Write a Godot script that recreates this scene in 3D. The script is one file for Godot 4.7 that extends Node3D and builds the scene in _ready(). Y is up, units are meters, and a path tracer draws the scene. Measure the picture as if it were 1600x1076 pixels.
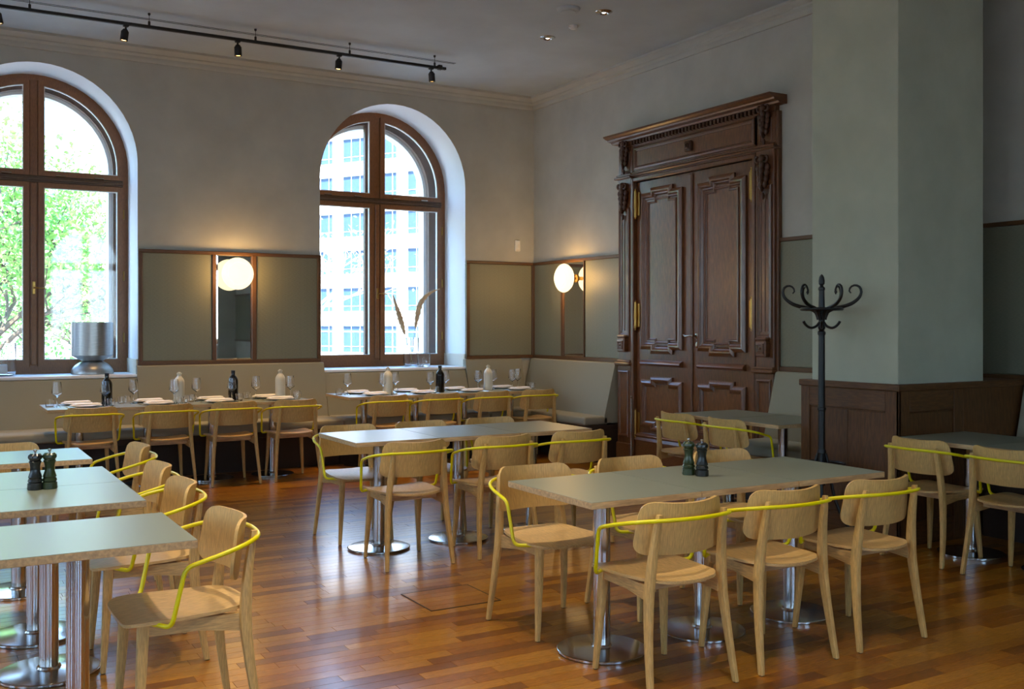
extends Node3D

const ZW := -10.84   # window wall plane
const XW := 6.636    # wall with the carved door
const XR := 7.04     # the same wall beyond the pier
const HC := 4.30     # ceiling
const CAM_H := 1.4832

var M := {}
var used := {}
var unit_cache := {}
var rng := RandomNumberGenerator.new()

# ---------------------------------------------------------------- triangles
class Tri:
	var p := PackedVector3Array()
	func quad(a: Vector3, b: Vector3, c: Vector3, d: Vector3) -> void:
		p.append(a); p.append(c); p.append(b); p.append(a); p.append(d); p.append(c)
	func tri(a: Vector3, b: Vector3, c: Vector3) -> void:
		p.append(a); p.append(c); p.append(b)
	func qout(a: Vector3, b: Vector3, c: Vector3, d: Vector3, m: Vector3) -> void:
		if (c - a).cross(d - b).dot((a + b + c + d) * 0.25 - m) >= 0.0: quad(a, b, c, d)
		else: quad(a, d, c, b)
	func tout(a: Vector3, b: Vector3, c: Vector3, m: Vector3) -> void:
		if (b - a).cross(c - a).dot((a + b + c) / 3.0 - m) >= 0.0: tri(a, b, c)
		else: tri(a, c, b)
	func add(o: Tri, tr := Transform3D.IDENTITY) -> void:
		for v in o.p: p.append(tr * v)
	func box(c: Vector3, s: Vector3, bev := 0.0, bs := Basis.IDENTITY) -> void:
		var h := s * 0.5
		var b: float = min(bev, min(h.x, min(h.y, h.z)) * 0.9)
		var ax := [Vector3.RIGHT, Vector3.UP, Vector3.BACK]
		for i in 3:
			var j := (i + 1) % 3
			var k := (i + 2) % 3
			for sg in [-1.0, 1.0]:
				var q := []
				for w in [[-1, -1], [1, -1], [1, 1], [-1, 1]]:
					q.append(c + bs * (ax[i] * sg * h[i] + ax[j] * w[0] * (h[j] - b) + ax[k] * w[1] * (h[k] - b)))
				qout(q[0], q[1], q[2], q[3], c)
		if b <= 0.0: return
		for i in 3:   # edges along axis i
			var j := (i + 1) % 3
			var k := (i + 2) % 3
			for sj in [-1.0, 1.0]:
				for sk in [-1.0, 1.0]:
					var pj: Vector3 = ax[j] * sj * h[j] + ax[k] * sk * (h[k] - b)
					var pk: Vector3 = ax[j] * sj * (h[j] - b) + ax[k] * sk * h[k]
					var e: Vector3 = ax[i] * (h[i] - b)
					qout(c + bs * (pj - e), c + bs * (pj + e), c + bs * (pk + e), c + bs * (pk - e), c)
		for sx in [-1.0, 1.0]:
			for sy in [-1.0, 1.0]:
				for sz in [-1.0, 1.0]:
					var g := Vector3(sx * h.x, sy * h.y, sz * h.z)
					tout(c + bs * (g - Vector3(0, sy * b, sz * b)), c + bs * (g - Vector3(sx * b, 0, sz * b)), c + bs * (g - Vector3(sx * b, sy * b, 0)), c)
	func span(a: Vector3, b: Vector3, bev := 0.0) -> void:
		box((a + b) * 0.5, (b - a).abs(), bev)
	func loft(rings: Array, cap0 := true, cap1 := true) -> void:
		var n: int = rings[0].size()
		for i in rings.size() - 1:
			var r0: PackedVector3Array = rings[i]
			var r1: PackedVector3Array = rings[i + 1]
			for k in n:
				var l := (k + 1) % n
				quad(r0[k], r0[l], r1[l], r1[k])
		for e in 2:
			if (e == 0 and not cap0) or (e == 1 and not cap1): continue
			var r: PackedVector3Array = rings[0] if e == 0 else rings[-1]
			var m := Vector3.ZERO
			for v in r: m += v
			m /= n
			for k in n:
				if e == 0: tri(m, r[(k + 1) % n], r[k])
				else: tri(m, r[k], r[(k + 1) % n])
	func lathe(prof: Array, n: int, c := Vector3.ZERO) -> void:
		for i in prof.size() - 1:
			for k in n:
				var a := TAU * k / n
				var b := TAU * (k + 1) / n
				var q0 := c + Vector3(prof[i][0] * cos(b), prof[i][1], prof[i][0] * sin(b))
				var q1 := c + Vector3(prof[i][0] * cos(a), prof[i][1], prof[i][0] * sin(a))
				var q2 := c + Vector3(prof[i + 1][0] * cos(a), prof[i + 1][1], prof[i + 1][0] * sin(a))
				var q3 := c + Vector3(prof[i + 1][0] * cos(b), prof[i + 1][1], prof[i + 1][0] * sin(b))
				if prof[i][0] < 1e-6: tri(q0, q2, q3)
				elif prof[i + 1][0] < 1e-6: tri(q0, q1, q2)
				else: quad(q0, q1, q2, q3)
	func tube(path: Array, rad, n := 8, closed := false) -> void:
		var rings := []
		var cnt := path.size()
		var t0: Vector3 = (path[1] - path[0]).normalized()
		var nn := Vector3.UP.cross(t0)
		if nn.length() < 0.05: nn = Vector3.RIGHT.cross(t0)
		nn = nn.normalized()
		for i in cnt:
			var a: Vector3 = path[max(i - 1, 0)]
			var b: Vector3 = path[min(i + 1, cnt - 1)]
			if closed:
				a = path[(i - 1 + cnt) % cnt]
				b = path[(i + 1) % cnt]
			var t := (b - a).normalized()
			nn = (nn - t * nn.dot(t)).normalized()
			var bb := t.cross(nn)
			var r: float = rad if rad is float else rad[i]
			var ring := PackedVector3Array()
			for k in n:
				var f := TAU * k / n
				ring.append(path[i] + (nn * cos(f) + bb * sin(f)) * r)
			rings.append(ring)
		if closed: rings.append(rings[0])
		loft(rings, not closed, not closed)
	# a strip between two outlines of equal count, counter-clockwise seen from +z
	func ring(o: PackedVector2Array, q: PackedVector2Array, zf: float, zb: float, sides := 3) -> void:
		var n := o.size()
		for k in n:
			var l := (k + 1) % n
			var of := Vector3(o[k].x, o[k].y, zf)
			var of1 := Vector3(o[l].x, o[l].y, zf)
			var ob := Vector3(o[k].x, o[k].y, zb)
			var ob1 := Vector3(o[l].x, o[l].y, zb)
			var jf := Vector3(q[k].x, q[k].y, zf)
			var jf1 := Vector3(q[l].x, q[l].y, zf)
			var jb := Vector3(q[k].x, q[k].y, zb)
			var jb1 := Vector3(q[l].x, q[l].y, zb)
			quad(of, of1, jf1, jf)
			quad(ob1, ob, jb, jb1)
			if sides & 1: quad(ob, ob1, of1, of)
			if sides & 2: quad(jf, jf1, jb1, jb)
	# polygon (convex about its centre) with thickness
	func plate(o: PackedVector2Array, zf: float, zb: float) -> void:
		var m := Vector2.ZERO
		for v in o: m += v
		m /= o.size()
		for k in o.size():
			var a := o[k]
			var b := o[(k + 1) % o.size()]
			tri(Vector3(m.x, m.y, zf), Vector3(a.x, a.y, zf), Vector3(b.x, b.y, zf))
			if zb != zf:
				tri(Vector3(m.x, m.y, zb), Vector3(b.x, b.y, zb), Vector3(a.x, a.y, zb))
				quad(Vector3(a.x, a.y, zb), Vector3(b.x, b.y, zb), Vector3(b.x, b.y, zf), Vector3(a.x, a.y, zf))
	func sheet(o: PackedVector2Array, z: float) -> void: plate(o, z, z)
	# a profile (z, y) list, counter-clockwise seen from +x, run along x
	func run(prof: Array, x0: float, x1: float) -> void:
		var r0 := PackedVector3Array()
		var r1 := PackedVector3Array()
		for v in prof:
			r0.append(Vector3(x0, v[1], v[0])); r1.append(Vector3(x1, v[1], v[0]))
		var ar := 0.0
		for k in prof.size():
			var a = prof[k]
			var b = prof[(k + 1) % prof.size()]
			ar += a[0] * b[1] - b[0] * a[1]
		if ar > 0: r0.reverse(); r1.reverse()
		loft([r0, r1])
	func ball(c: Vector3, r: Vector3, n := 10) -> void:
		var pr := []
		var m := int(n / 2.0)
		for i in m + 1:
			var a := -PI / 2 + PI * i / m
			pr.append([cos(a) if i > 0 and i < m else 0.0, sin(a)])
		var o := Tri.new()
		o.lathe(pr, n)
		for v in o.p: p.append(c + v * r)
	# slab from a grid function f(u, v) -> front point, thickness th along its normal
	func slab(f: Callable, nu: int, nv: int, th: float) -> void:
		var F := []
		var B := []
		for j in nv + 1:
			var fr := []
			var br := []
			for i in nu + 1:
				var u := -cos(PI * i / nu)
				var v := -cos(PI * j / nv)
				var q: Vector3 = f.call(u, v)
				var uc := clampf(u, -0.9, 0.9)
				var vc := clampf(v, -0.9, 0.9)
				var du: Vector3 = f.call(uc + 0.02, vc) - f.call(uc - 0.02, vc)
				var dv: Vector3 = f.call(uc, vc + 0.02) - f.call(uc, vc - 0.02)
				fr.append(q)
				br.append(q - du.cross(dv).normalized() * th)
			F.append(fr); B.append(br)
		for j in nv:
			for i in nu:
				quad(F[j][i], F[j][i + 1], F[j + 1][i + 1], F[j + 1][i])
				quad(B[j][i + 1], B[j][i], B[j + 1][i], B[j + 1][i + 1])
			quad(B[j][0], F[j][0], F[j + 1][0], B[j + 1][0])
			quad(F[j][nu], B[j][nu], B[j + 1][nu], F[j + 1][nu])
		for i in nu:
			quad(B[0][i], B[0][i + 1], F[0][i + 1], F[0][i])
			quad(F[nv][i], F[nv][i + 1], B[nv][i + 1], B[nv][i])

func bake(t: Tri, crease := 40.0) -> ArrayMesh:
	var p := t.p
	var nf := int(p.size() / 3.0)
	var fn := PackedVector3Array()
	var at := {}
	var keys := []
	keys.resize(p.size())
	for f in nf:
		var a := p[f * 3]
		var n := (p[f * 3 + 2] - a).cross(p[f * 3 + 1] - a)
		fn.append(n)
		for k in 3:
			var v := p[f * 3 + k]
			var key := Vector3i(roundi(v.x * 20000), roundi(v.y * 20000), roundi(v.z * 20000))
			keys[f * 3 + k] = key
			if not at.has(key): at[key] = PackedInt32Array()
			at[key].append(f)
	var lim := cos(deg_to_rad(crease))
	var un := PackedVector3Array()
	for n in fn: un.append(n.normalized())
	var normals := PackedVector3Array()
	normals.resize(p.size())
	for i in p.size():
		var f := int(i / 3.0)
		var s := Vector3.ZERO
		for g in at[keys[i]]:
			if un[g].dot(un[f]) > lim: s += fn[g]
		normals[i] = s.normalized() if s.length_squared() > 1e-24 else Vector3.UP
	var arr := []
	arr.resize(Mesh.ARRAY_MAX)
	arr[Mesh.ARRAY_VERTEX] = p
	arr[Mesh.ARRAY_NORMAL] = normals
	var m := ArrayMesh.new()
	m.add_surface_from_arrays(Mesh.PRIMITIVE_TRIANGLES, arr)
	return m

# ---------------------------------------------------------------- nodes
func numbered(n: String) -> String:
	var k: int = used.get(n, 0)
	used[n] = k + 1
	return n if k == 0 else "%s_%03d" % [n, k]

func obj(called: String, t, mat: Material, parent: Node = self, crease := 40.0) -> MeshInstance3D:
	var o := MeshInstance3D.new()
	o.mesh = bake(t, crease) if t is Tri else t
	o.material_override = mat
	o.name = numbered(called) if parent == self else called
	parent.add_child(o, true)
	return o

func thing(called: String, label: String, cat: String, at := Vector3.ZERO, turn := 0.0, group := "") -> Node3D:
	var o := Node3D.new()
	o.name = numbered(called)
	add_child(o)
	o.position = at
	o.rotation.y = turn
	tag(o, label, cat, group)
	return o

func tag(o: Node, label: String, cat: String, group := "", kind := "") -> void:
	o.set_meta("label", label)
	o.set_meta("category", cat)
	if group != "": o.set_meta("group", group)
	if kind != "": o.set_meta("kind", kind)

func frame_node(called: String, label: String, cat: String, at := Vector3.ZERO, turn := 0.0) -> Node3D:
	var o := Node3D.new()
	o.name = called
	add_child(o)
	o.position = at
	o.rotation.y = turn
	tag(o, label, cat, "", "structure")
	return o

func copy_of(src: Node3D, base: String, at: Vector3, turn: float, label: String) -> Node3D:
	var o: Node3D = src.duplicate()
	o.name = numbered(base)
	add_child(o)
	o.position = at
	o.rotation.y = turn
	o.set_meta("label", label)
	return o

func ordinal(k: int) -> String:
	return ["first", "second", "third", "fourth", "fifth", "sixth", "seventh", "eighth", "ninth", "tenth", "eleventh", "twelfth"][k]

# ---------------------------------------------------------------- materials
func noise_tex(sd: int, freq: float, oct: int, lo: float, hi: float, size := 256, pw := 1.0) -> ImageTexture:
	var n := FastNoiseLite.new()
	n.seed = sd
	n.noise_type = FastNoiseLite.TYPE_SIMPLEX_SMOOTH
	n.frequency = freq
	n.fractal_octaves = oct
	n.fractal_gain = 0.6
	var im := n.get_seamless_image(size, size)
	im.convert(Image.FORMAT_L8)
	var d := im.get_data()
	for i in d.size():
		d[i] = int(255.0 * (lo + (hi - lo) * pow(d[i] / 255.0, pw)))
	im = Image.create_from_data(size, size, false, Image.FORMAT_L8, d)
	im.convert(Image.FORMAT_RGB8)
	return ImageTexture.create_from_image(im)

func normal_tex(sd: int, freq: float, oct: int, strength: float, size := 256) -> ImageTexture:
	var n := FastNoiseLite.new()
	n.seed = sd
	n.frequency = freq
	n.fractal_octaves = oct
	var im := n.get_seamless_image(size, size)
	im.convert(Image.FORMAT_RGBA8)
	im.bump_map_to_normal_map(strength)
	return ImageTexture.create_from_image(im)

func mat(called: String, c: Color, rough := 0.6, metal := 0.0, tex: Texture2D = null, sc := Vector3.ONE, world := false) -> StandardMaterial3D:
	var m := StandardMaterial3D.new()
	m.resource_name = called
	m.albedo_color = c
	m.roughness = rough
	m.metallic = metal
	if tex:
		m.albedo_texture = tex
		m.uv1_triplanar = true
		m.uv1_world_triplanar = world
		m.uv1_scale = sc
	M[called] = m
	return m

func rgb(r: float, g: float, b: float) -> Color: return Color(r / 255.0, g / 255.0, b / 255.0)

func materials() -> void:
	var wood := noise_tex(3, 0.035, 5, 0.74, 1.0, 512)
	var wood2 := noise_tex(11, 0.02, 5, 0.66, 1.0, 512)
	var speck := noise_tex(7, 0.22, 3, 0.62, 1.0, 256)
	var linen := noise_tex(21, 0.08, 4, 0.80, 1.0, 256)
	var blotch := noise_tex(31, 0.012, 4, 0.93, 1.0, 256)
	mat("oak", rgb(234, 190, 114), 0.5, 0.0, wood, Vector3(7, 0.8, 7))
	mat("oak_seat", rgb(230, 188, 120), 0.45, 0.0, wood, Vector3(7, 7, 0.8))
	mat("oak_edge", rgb(222, 184, 132), 0.55, 0.0, wood, Vector3(0.4, 2.5, 2.5))
	mat("laminate", rgb(122, 129, 114), 0.36)
	mat("yellow", rgb(226, 214, 0), 0.35)
	mat("foot", rgb(28, 24, 22), 0.7)
	mat("steel", rgb(202, 201, 198), 0.16, 1.0)
	mat("brushed", rgb(214, 213, 210), 0.36, 0.95, noise_tex(5, 0.05, 4, 0.8, 1.0), Vector3(0.6, 14, 0.6))
	mat("chrome", rgb(215, 215, 215), 0.08, 1.0)
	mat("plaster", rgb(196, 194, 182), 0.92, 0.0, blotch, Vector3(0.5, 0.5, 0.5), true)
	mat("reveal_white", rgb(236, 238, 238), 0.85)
	mat("ceiling", rgb(194, 203, 206), 0.95, 0.0, blotch, Vector3(0.3, 0.3, 0.3), true)
	mat("pier", rgb(186, 187, 164), 0.92, 0.0, blotch, Vector3(0.5, 0.5, 0.5), true)
	mat("cream", rgb(222, 208, 184), 0.8)
	mat("white_board", rgb(238, 238, 236), 0.5)
	mat("fabric_panel", rgb(142, 141, 119), 0.5, 0.0, linen, Vector3(1.2, 22, 1.2), true)
	mat("brown", rgb(112, 78, 46), 0.42, 0.0, wood, Vector3(0.9, 6, 6))
	mat("brown_v", rgb(112, 78, 46), 0.42, 0.0, wood, Vector3(6, 0.9, 6))
	mat("frame", rgb(160, 102, 56), 0.38, 0.0, wood, Vector3(6, 0.9, 6))
	mat("frame_out", rgb(112, 82, 60), 0.5, 0.0, wood, Vector3(6, 0.9, 6))
	mat("gasket", rgb(225, 222, 214), 0.5)
	mat("door", rgb(128, 76, 36), 0.36, 0.0, wood2, Vector3(5, 0.7, 5))
	mat("door_h", rgb(128, 76, 36), 0.36, 0.0, wood2, Vector3(5, 5, 0.7))
	mat("door_panel", rgb(138, 86, 46), 0.36, 0.0, wood2, Vector3(3.5, 0.6, 3.5))
	mat("carved", rgb(74, 44, 28), 0.34)
	mat("brass", rgb(178, 138, 74), 0.28, 1.0)
	mat("nickel", rgb(190, 184, 170), 0.25, 1.0)
	mat("wainscot", rgb(112, 70, 30), 0.5, 0.0, wood2, Vector3(4, 0.7, 4))
	mat("wainscot_h", rgb(114, 72, 32), 0.5, 0.0, wood2, Vector3(0.8, 5, 0.8))
	mat("tweed", rgb(184, 178, 154), 0.95, 0.0, speck, Vector3(9, 9, 9))
	for k in ["door", "door_h", "door_panel"]:
		M[k].clearcoat_enabled = true
		M[k].clearcoat = 0.75
		M[k].clearcoat_roughness = 0.22
	M.laminate.metallic_specular = 1.0
	M.tweed.rim_enabled = true
	M.tweed.rim = 0.2
	mat("plinth", rgb(52, 36, 26), 0.6)
	mat("black", rgb(8, 8, 9), 0.38)
	mat("track_black", rgb(20, 20, 22), 0.5)
	mat("mill_dark", rgb(30, 34, 34), 0.22)
	mat("mill_green", rgb(44, 58, 34), 0.25)
	mat("ceramic", rgb(236, 234, 226), 0.35)
	mat("plate_white", rgb(226, 222, 212), 0.3)
	mat("napkin", rgb(244, 240, 234), 0.9)
	mat("stoneware", rgb(205, 202, 186), 0.45)
	mat("wine_dark", rgb(12, 14, 16), 0.12)
	mat("switch", rgb(240, 238, 230), 0.4)
	mat("silver", rgb(210, 208, 204), 0.15, 1.0)
	mat("pampas", rgb(222, 188, 144), 0.95)
	M.pampas.backlight = Color(0.3, 0.24, 0.16)
	mat("stem", rgb(176, 160, 110), 0.8)
	mat("mirror", rgb(225, 228, 226), 0.02, 1.0)
	mat("candle", rgb(240, 236, 226), 0.6)
	var g := mat("pane", Color(0.96, 0.98, 0.97, 0.04), 0.02)
	g.transparency = BaseMaterial3D.TRANSPARENCY_ALPHA
	g = mat("glassware", Color(1.0, 1.0, 1.0, 0.0), 0.0)
	g.transparency = BaseMaterial3D.TRANSPARENCY_ALPHA
	g.refraction_enabled = true
	g.refraction_scale = 0.05
	g = mat("globe", rgb(255, 236, 200), 0.4)
	g.emission_enabled = true
	g.emission = Color(1.0, 0.92, 0.74)
	g.emission_energy_multiplier = 0.62
	g = mat("bulb", rgb(255, 230, 190), 0.4)
	g.emission_enabled = true
	g.emission = Color(1.0, 0.78, 0.45)
	g.emission_energy_multiplier = 3.0
	g = mat("downlight_glow", rgb(255, 250, 240), 0.4)
	g.emission_enabled = true
	g.emission = Color(1.0, 0.98, 0.94)
	g.emission_energy_multiplier = 1.4
	# outside
	mat("render_white", rgb(228, 226, 220), 0.9)
	mat("glass_far", rgb(38, 66, 92), 0.6)
	mat("far_frame", rgb(200, 206, 208), 0.7)
	mat("ground", rgb(150, 146, 138), 0.95, 0.0, blotch, Vector3(0.2, 0.2, 0.2), true)
	mat("bark", rgb(96, 84, 70), 0.95)
	mat("bark_pale", rgb(196, 188, 176), 0.9)
	for k in 3:
		g = mat("leaf%d" % k, [rgb(116, 164, 78), rgb(142, 188, 96), rgb(168, 206, 126)][k], 0.6)
		g.backlight = Color(0.4, 0.5, 0.25)
		g.cull_mode = BaseMaterial3D.CULL_DISABLED
	mat("canvas", rgb(240, 238, 232), 0.9)
	# floor strips: six shades of the same wood
	var grain := noise_tex(41, 0.03, 5, 0.66, 1.0, 512)
	var wavy := normal_tex(43, 0.01, 2, 2.0)
	var tones := [rgb(176, 113, 28), rgb(158, 97, 22), rgb(188, 127, 36), rgb(134, 79, 18), rgb(168, 107, 25), rgb(182, 123, 36)]
	for k in 6:
		g = mat("strip%d" % k, tones[k], 0.36, 0.0, grain, Vector3(0.9, 9, 9), true)
		g.uv1_offset = Vector3(0.17 * k, 0.3 * k, 0.41 * k)
		g.normal_enabled = true
		g.normal_texture = wavy
		g.normal_scale = 0.08
		g.clearcoat_enabled = true
		g.clearcoat = 0.6
		g.clearcoat_roughness = 0.19
		g.metallic_specular = 0.3
	mat("joint", rgb(48, 26, 12), 0.7)

# ================================================================ scene
func _ready() -> void:
	rng.seed = 20240611
	var cam := Camera3D.new()
	cam.name = "camera"
	cam.keep_aspect = Camera3D.KEEP_HEIGHT
	cam.position = Vector3(0, CAM_H, 0)
	cam.rotation.y = -0.5278
	var near := 0.05
	cam.set_frustum(1076.0 / 1590.1 * near, Vector2(0, -(538.0 - 507.45) / 1590.1 * near), near, 400.0)
	add_child(cam)
	cam.current = true
	var env := Environment.new()
	var psm := ProceduralSkyMaterial.new()
	psm.sky_top_color = Color(0.46, 0.70, 1.0)
	psm.sky_horizon_color = Color(0.80, 0.93, 1.0)
	psm.sky_curve = 0.25
	psm.ground_bottom_color = Color(0.5, 0.5, 0.48)
	psm.ground_horizon_color = Color(0.8, 0.84, 0.86)
	psm.sun_angle_max = 1.0
	var sky := Sky.new()
	sky.sky_material = psm
	env.background_mode = Environment.BG_SKY
	env.sky = sky
	env.background_energy_multiplier = 5.0
	env.tonemap_mode = Environment.TONE_MAPPER_LINEAR
	env.tonemap_exposure = 2.5
	env.sdfgi_enabled = true
	env.ssao_enabled = true
	env.ssil_enabled = true
	var we := WorldEnvironment.new()
	we.name = "world_environment"
	we.environment = env
	add_child(we)
	var sun := DirectionalLight3D.new()
	sun.name = "sun"
	sun.light_color = Color(1.0, 0.98, 0.96)
	sun.light_energy = 5.0
	sun.light_angular_distance = 0.5
	sun.shadow_enabled = true
	sun.look_at_from_position(Vector3.ZERO, Vector3(0.5, -0.74, -0.46))   # from behind and left, high up
	add_child(sun)
	materials()
	shell()
	floor_strips()
	windows()
	dado()
	carved_door()
	pier()
	banquettes()
	furniture()
	laid_tables()
	ornaments()
	coat_stand()
	lamps()
	outside()

# ---------------------------------------------------------------- shell
const WIN := [-2.74, 1.01, 4.76]
const WIN_LEFT := [2.2, -1.4, -5.0, -8.6]
const XL := -5.4
const ZF := 4.5
const HW := 0.91
const SILL := 0.985
const SPRING := 3.12

func arch(hw: float, yb: float, ys: float, n := 28) -> PackedVector2Array:
	var a := PackedVector2Array([Vector2(-hw, yb), Vector2(hw, yb)])
	for k in n + 1:
		var f := PI * k / n
		a.append(Vector2(hw * cos(f), ys + hw * sin(f)))
	return a

func shift(a: PackedVector2Array, dx: float) -> PackedVector2Array:
	var b := PackedVector2Array()
	for v in a: b.append(v + Vector2(dx, 0))
	return b

# a wall one metre thick whose room side is z = 0, pierced by arched openings
func arched_wall(t: Tri, rv: Tri, centres: Array, x0: float, x1: float) -> void:
	for face in 2:
		var z := 0.0 if face == 0 else -1.0
		var q := func(ax: float, ay: float, bx: float, by: float, cx: float, cy: float, dx: float, dy: float):
			if face == 0: t.quad(Vector3(ax, ay, z), Vector3(bx, by, z), Vector3(cx, cy, z), Vector3(dx, dy, z))
			else: t.quad(Vector3(dx, dy, z), Vector3(cx, cy, z), Vector3(bx, by, z), Vector3(ax, ay, z))
		var px := x0
		for c in centres:
			q.call(px, -0.2, c - HW, -0.2, c - HW, 4.6, px, 4.6)
			q.call(c - HW, -0.2, c + HW, -0.2, c + HW, SILL, c - HW, SILL)
			var n := 28
			for k in n:
				var f0 := PI - PI * k / n
				var f1 := PI - PI * (k + 1) / n
				q.call(c + HW * cos(f0), SPRING + HW * sin(f0), c + HW * cos(f1), SPRING + HW * sin(f1), c + HW * cos(f1), 4.6, c + HW * cos(f0), 4.6)
			px = c + HW
		q.call(px, -0.2, x1, -0.2, x1, 4.6, px, 4.6)
	for c in centres:
		var o := shift(arch(HW, SILL, SPRING), c)
		for k in o.size():
			var a := o[k]
			var b := o[(k + 1) % o.size()]
			rv.quad(Vector3(a.x, a.y, 0), Vector3(b.x, b.y, 0), Vector3(b.x, b.y, -1), Vector3(a.x, a.y, -1))
	t.quad(Vector3(x0, 4.6, 0), Vector3(x1, 4.6, 0), Vector3(x1, 4.6, -1), Vector3(x0, 4.6, -1))
	t.quad(Vector3(x0, -0.2, -1), Vector3(x1, -0.2, -1), Vector3(x1, -0.2, 0), Vector3(x0, -0.2, 0))
	t.quad(Vector3(x0, -0.2, -1), Vector3(x0, -0.2, 0), Vector3(x0, 4.6, 0), Vector3(x0, 4.6, -1))
	t.quad(Vector3(x1, -0.2, 0), Vector3(x1, -0.2, -1), Vector3(x1, 4.6, -1), Vector3(x1, 4.6, 0))

func shell() -> void:
	var w := frame_node("wall_back", "plastered window wall pierced by tall round-arched window openings", "wall")
	var t := Tri.new()
	var rv := Tri.new()
	arched_wall(t, rv, WIN, XL - 0.5, 7.4)
	var m := obj("plaster", t, M.plaster, w, 30)
	m.position.z = ZW
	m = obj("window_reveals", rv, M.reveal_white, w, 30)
	m.position.z = ZW
	w = frame_node("wall_right", "pale plastered wall around the carved wooden double door", "wall")
	t = Tri.new()
	t.span(Vector3(XW, -0.2, ZW), Vector3(XR + 0.36, 4.6, -5.2))
	t.span(Vector3(XR, -0.2, -5.2), Vector3(XR + 0.36, 4.6, ZF))
	obj("plaster", t, M.plaster, w)
	w = frame_node("wall_left", "arched window wall beyond the left edge of the view", "wall", Vector3(XL, 0, 0), PI / 2)
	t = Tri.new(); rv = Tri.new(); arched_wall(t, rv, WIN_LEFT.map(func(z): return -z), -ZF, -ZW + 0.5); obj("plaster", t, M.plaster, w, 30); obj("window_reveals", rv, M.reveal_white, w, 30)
	w = frame_node("wall_front", "arched window wall behind the viewer", "wall", Vector3(0, 0, ZF), PI)
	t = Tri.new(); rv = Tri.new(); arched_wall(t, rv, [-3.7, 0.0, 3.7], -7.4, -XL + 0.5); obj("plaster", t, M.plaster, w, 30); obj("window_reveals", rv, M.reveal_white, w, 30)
	t = Tri.new()
	t.span(Vector3(XL - 0.5, HC, ZW - 0.5), Vector3(7.4, HC + 0.3, ZF + 0.5))
	var ce := obj("ceiling", t, M.ceiling)
	tag(ce, "flat pale plaster ceiling over the whole dining room", "ceiling", "", "structure")
	# cornice: three stepped mouldings along the window wall and the door wall
	var prof := [[0.0, 4.155], [0.02, 4.155], [0.03, 4.175], [0.03, 4.205], [0.055, 4.225], [0.055, 4.24], [0.085, 4.265], [0.11, 4.275], [0.11, HC], [0.0, HC]]
	t = Tri.new()
	t.run(prof, XL, XW)
	var c1 := obj("trim_1", t, M.plaster)
	c1.position.z = ZW
	tag(c1, "stepped plaster cornice along the top of the window wall", "cornice", "", "structure")
	t = Tri.new()
	t.run(prof, 0.0, 5.5)
	var c2 := obj("trim_2", t, M.plaster)
	c2.rotation.y = -PI / 2
	c2.position = Vector3(XW, 0, ZW)
	tag(c2, "stepped plaster cornice above the carved door", "cornice", "", "structure")

func floor_strips() -> void:
	var fl := frame_node("floor", "glossy orange-brown hardwood strip floor", "floor")
	var t := Tri.new()
	t.span(Vector3(XL - 0.2, -0.2, ZW - 0.2), Vector3(7.4, -0.012, ZF + 0.2))
	obj("subfloor", t, M.joint, fl)
	var wd := 0.075
	var rows := int((ZF - ZW) / wd)
	var all := []
	var cs := cos(0.5278)
	var sn := sin(0.5278)
	for r in rows:
		var z := ZW + wd * (r + 0.5)
		var x := XL - rng.randf() * 0.4
		while x < XR:
			var ln: float = rng.randf_range(0.34, 0.66)
			var c := Vector2(x + ln * 0.5, z)
			var tone := rng.randi() % 6
			var F: float = c.x * sn - c.y * cs
			var R: float = c.x * cs + c.y * sn
			var seen := F > 3.9 and absf(R) < F * 0.53
			# the service hatch in the middle of the room takes the place of strips
			var x_a := maxf(x, XL)
			var x_b := minf(x + ln, XR)
			if x_b - x_a > 0.02: all.append([F if seen else 1e6 + F, x_a, x_b, z, tone])
			x += ln
	all.sort_custom(func(a, b): return a[0] < b[0])
	var rest := []
	for k in 6: rest.append(Tri.new())
	for i in all.size():
		var s: Array = all[i]
		var q := Tri.new()
		strip(q, s[1], s[2], s[3], wd)
		if i < 300:
			obj("floor_strip", q, M["strip%d" % s[4]], fl, 10)
		else:
			rest[s[4]].p.append_array(q.p)
	for k in 6:
		var o := obj("floor_strips", flat(rest[k]), M["strip%d" % k], fl)
		o.set_meta("kind", "stuff")

func flat(t: Tri) -> ArrayMesh:
	var ns := PackedVector3Array()
	ns.resize(t.p.size())
	for f in int(t.p.size() / 3.0):
		var a := t.p[f * 3]
		var n := (t.p[f * 3 + 2] - a).cross(t.p[f * 3 + 1] - a).normalized()
		for k in 3: ns[f * 3 + k] = n
	var arr := []
	arr.resize(Mesh.ARRAY_MAX)
	arr[Mesh.ARRAY_VERTEX] = t.p
	arr[Mesh.ARRAY_NORMAL] = ns
	var m := ArrayMesh.new()
	m.add_surface_from_arrays(Mesh.PRIMITIVE_TRIANGLES, arr)
	return m

func strip(q: Tri, xa: float, xb: float, z: float, wd: float) -> void:
	var g := 0.0004
	var b := 0.0012
	var y := -0.0015
	var o := [Vector3(xa + g, y, z + wd / 2 - g), Vector3(xb - g, y, z + wd / 2 - g), Vector3(xb - g, y, z - wd / 2 + g), Vector3(xa + g, y, z - wd / 2 + g)]
	var i := [Vector3(xa + b, 0, z + wd / 2 - b), Vector3(xb - b, 0, z + wd / 2 - b), Vector3(xb - b, 0, z - wd / 2 + b), Vector3(xa + b, 0, z - wd / 2 + b)]
	q.quad(i[0], i[1], i[2], i[3])
	for k in 4:
		var l := (k + 1) % 4
		q.quad(o[k], o[l], i[l], i[k])
		var d := Vector3(0, 0.0105, 0)
		q.quad(o[k] - d, o[l] - d, o[l], o[k])

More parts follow.
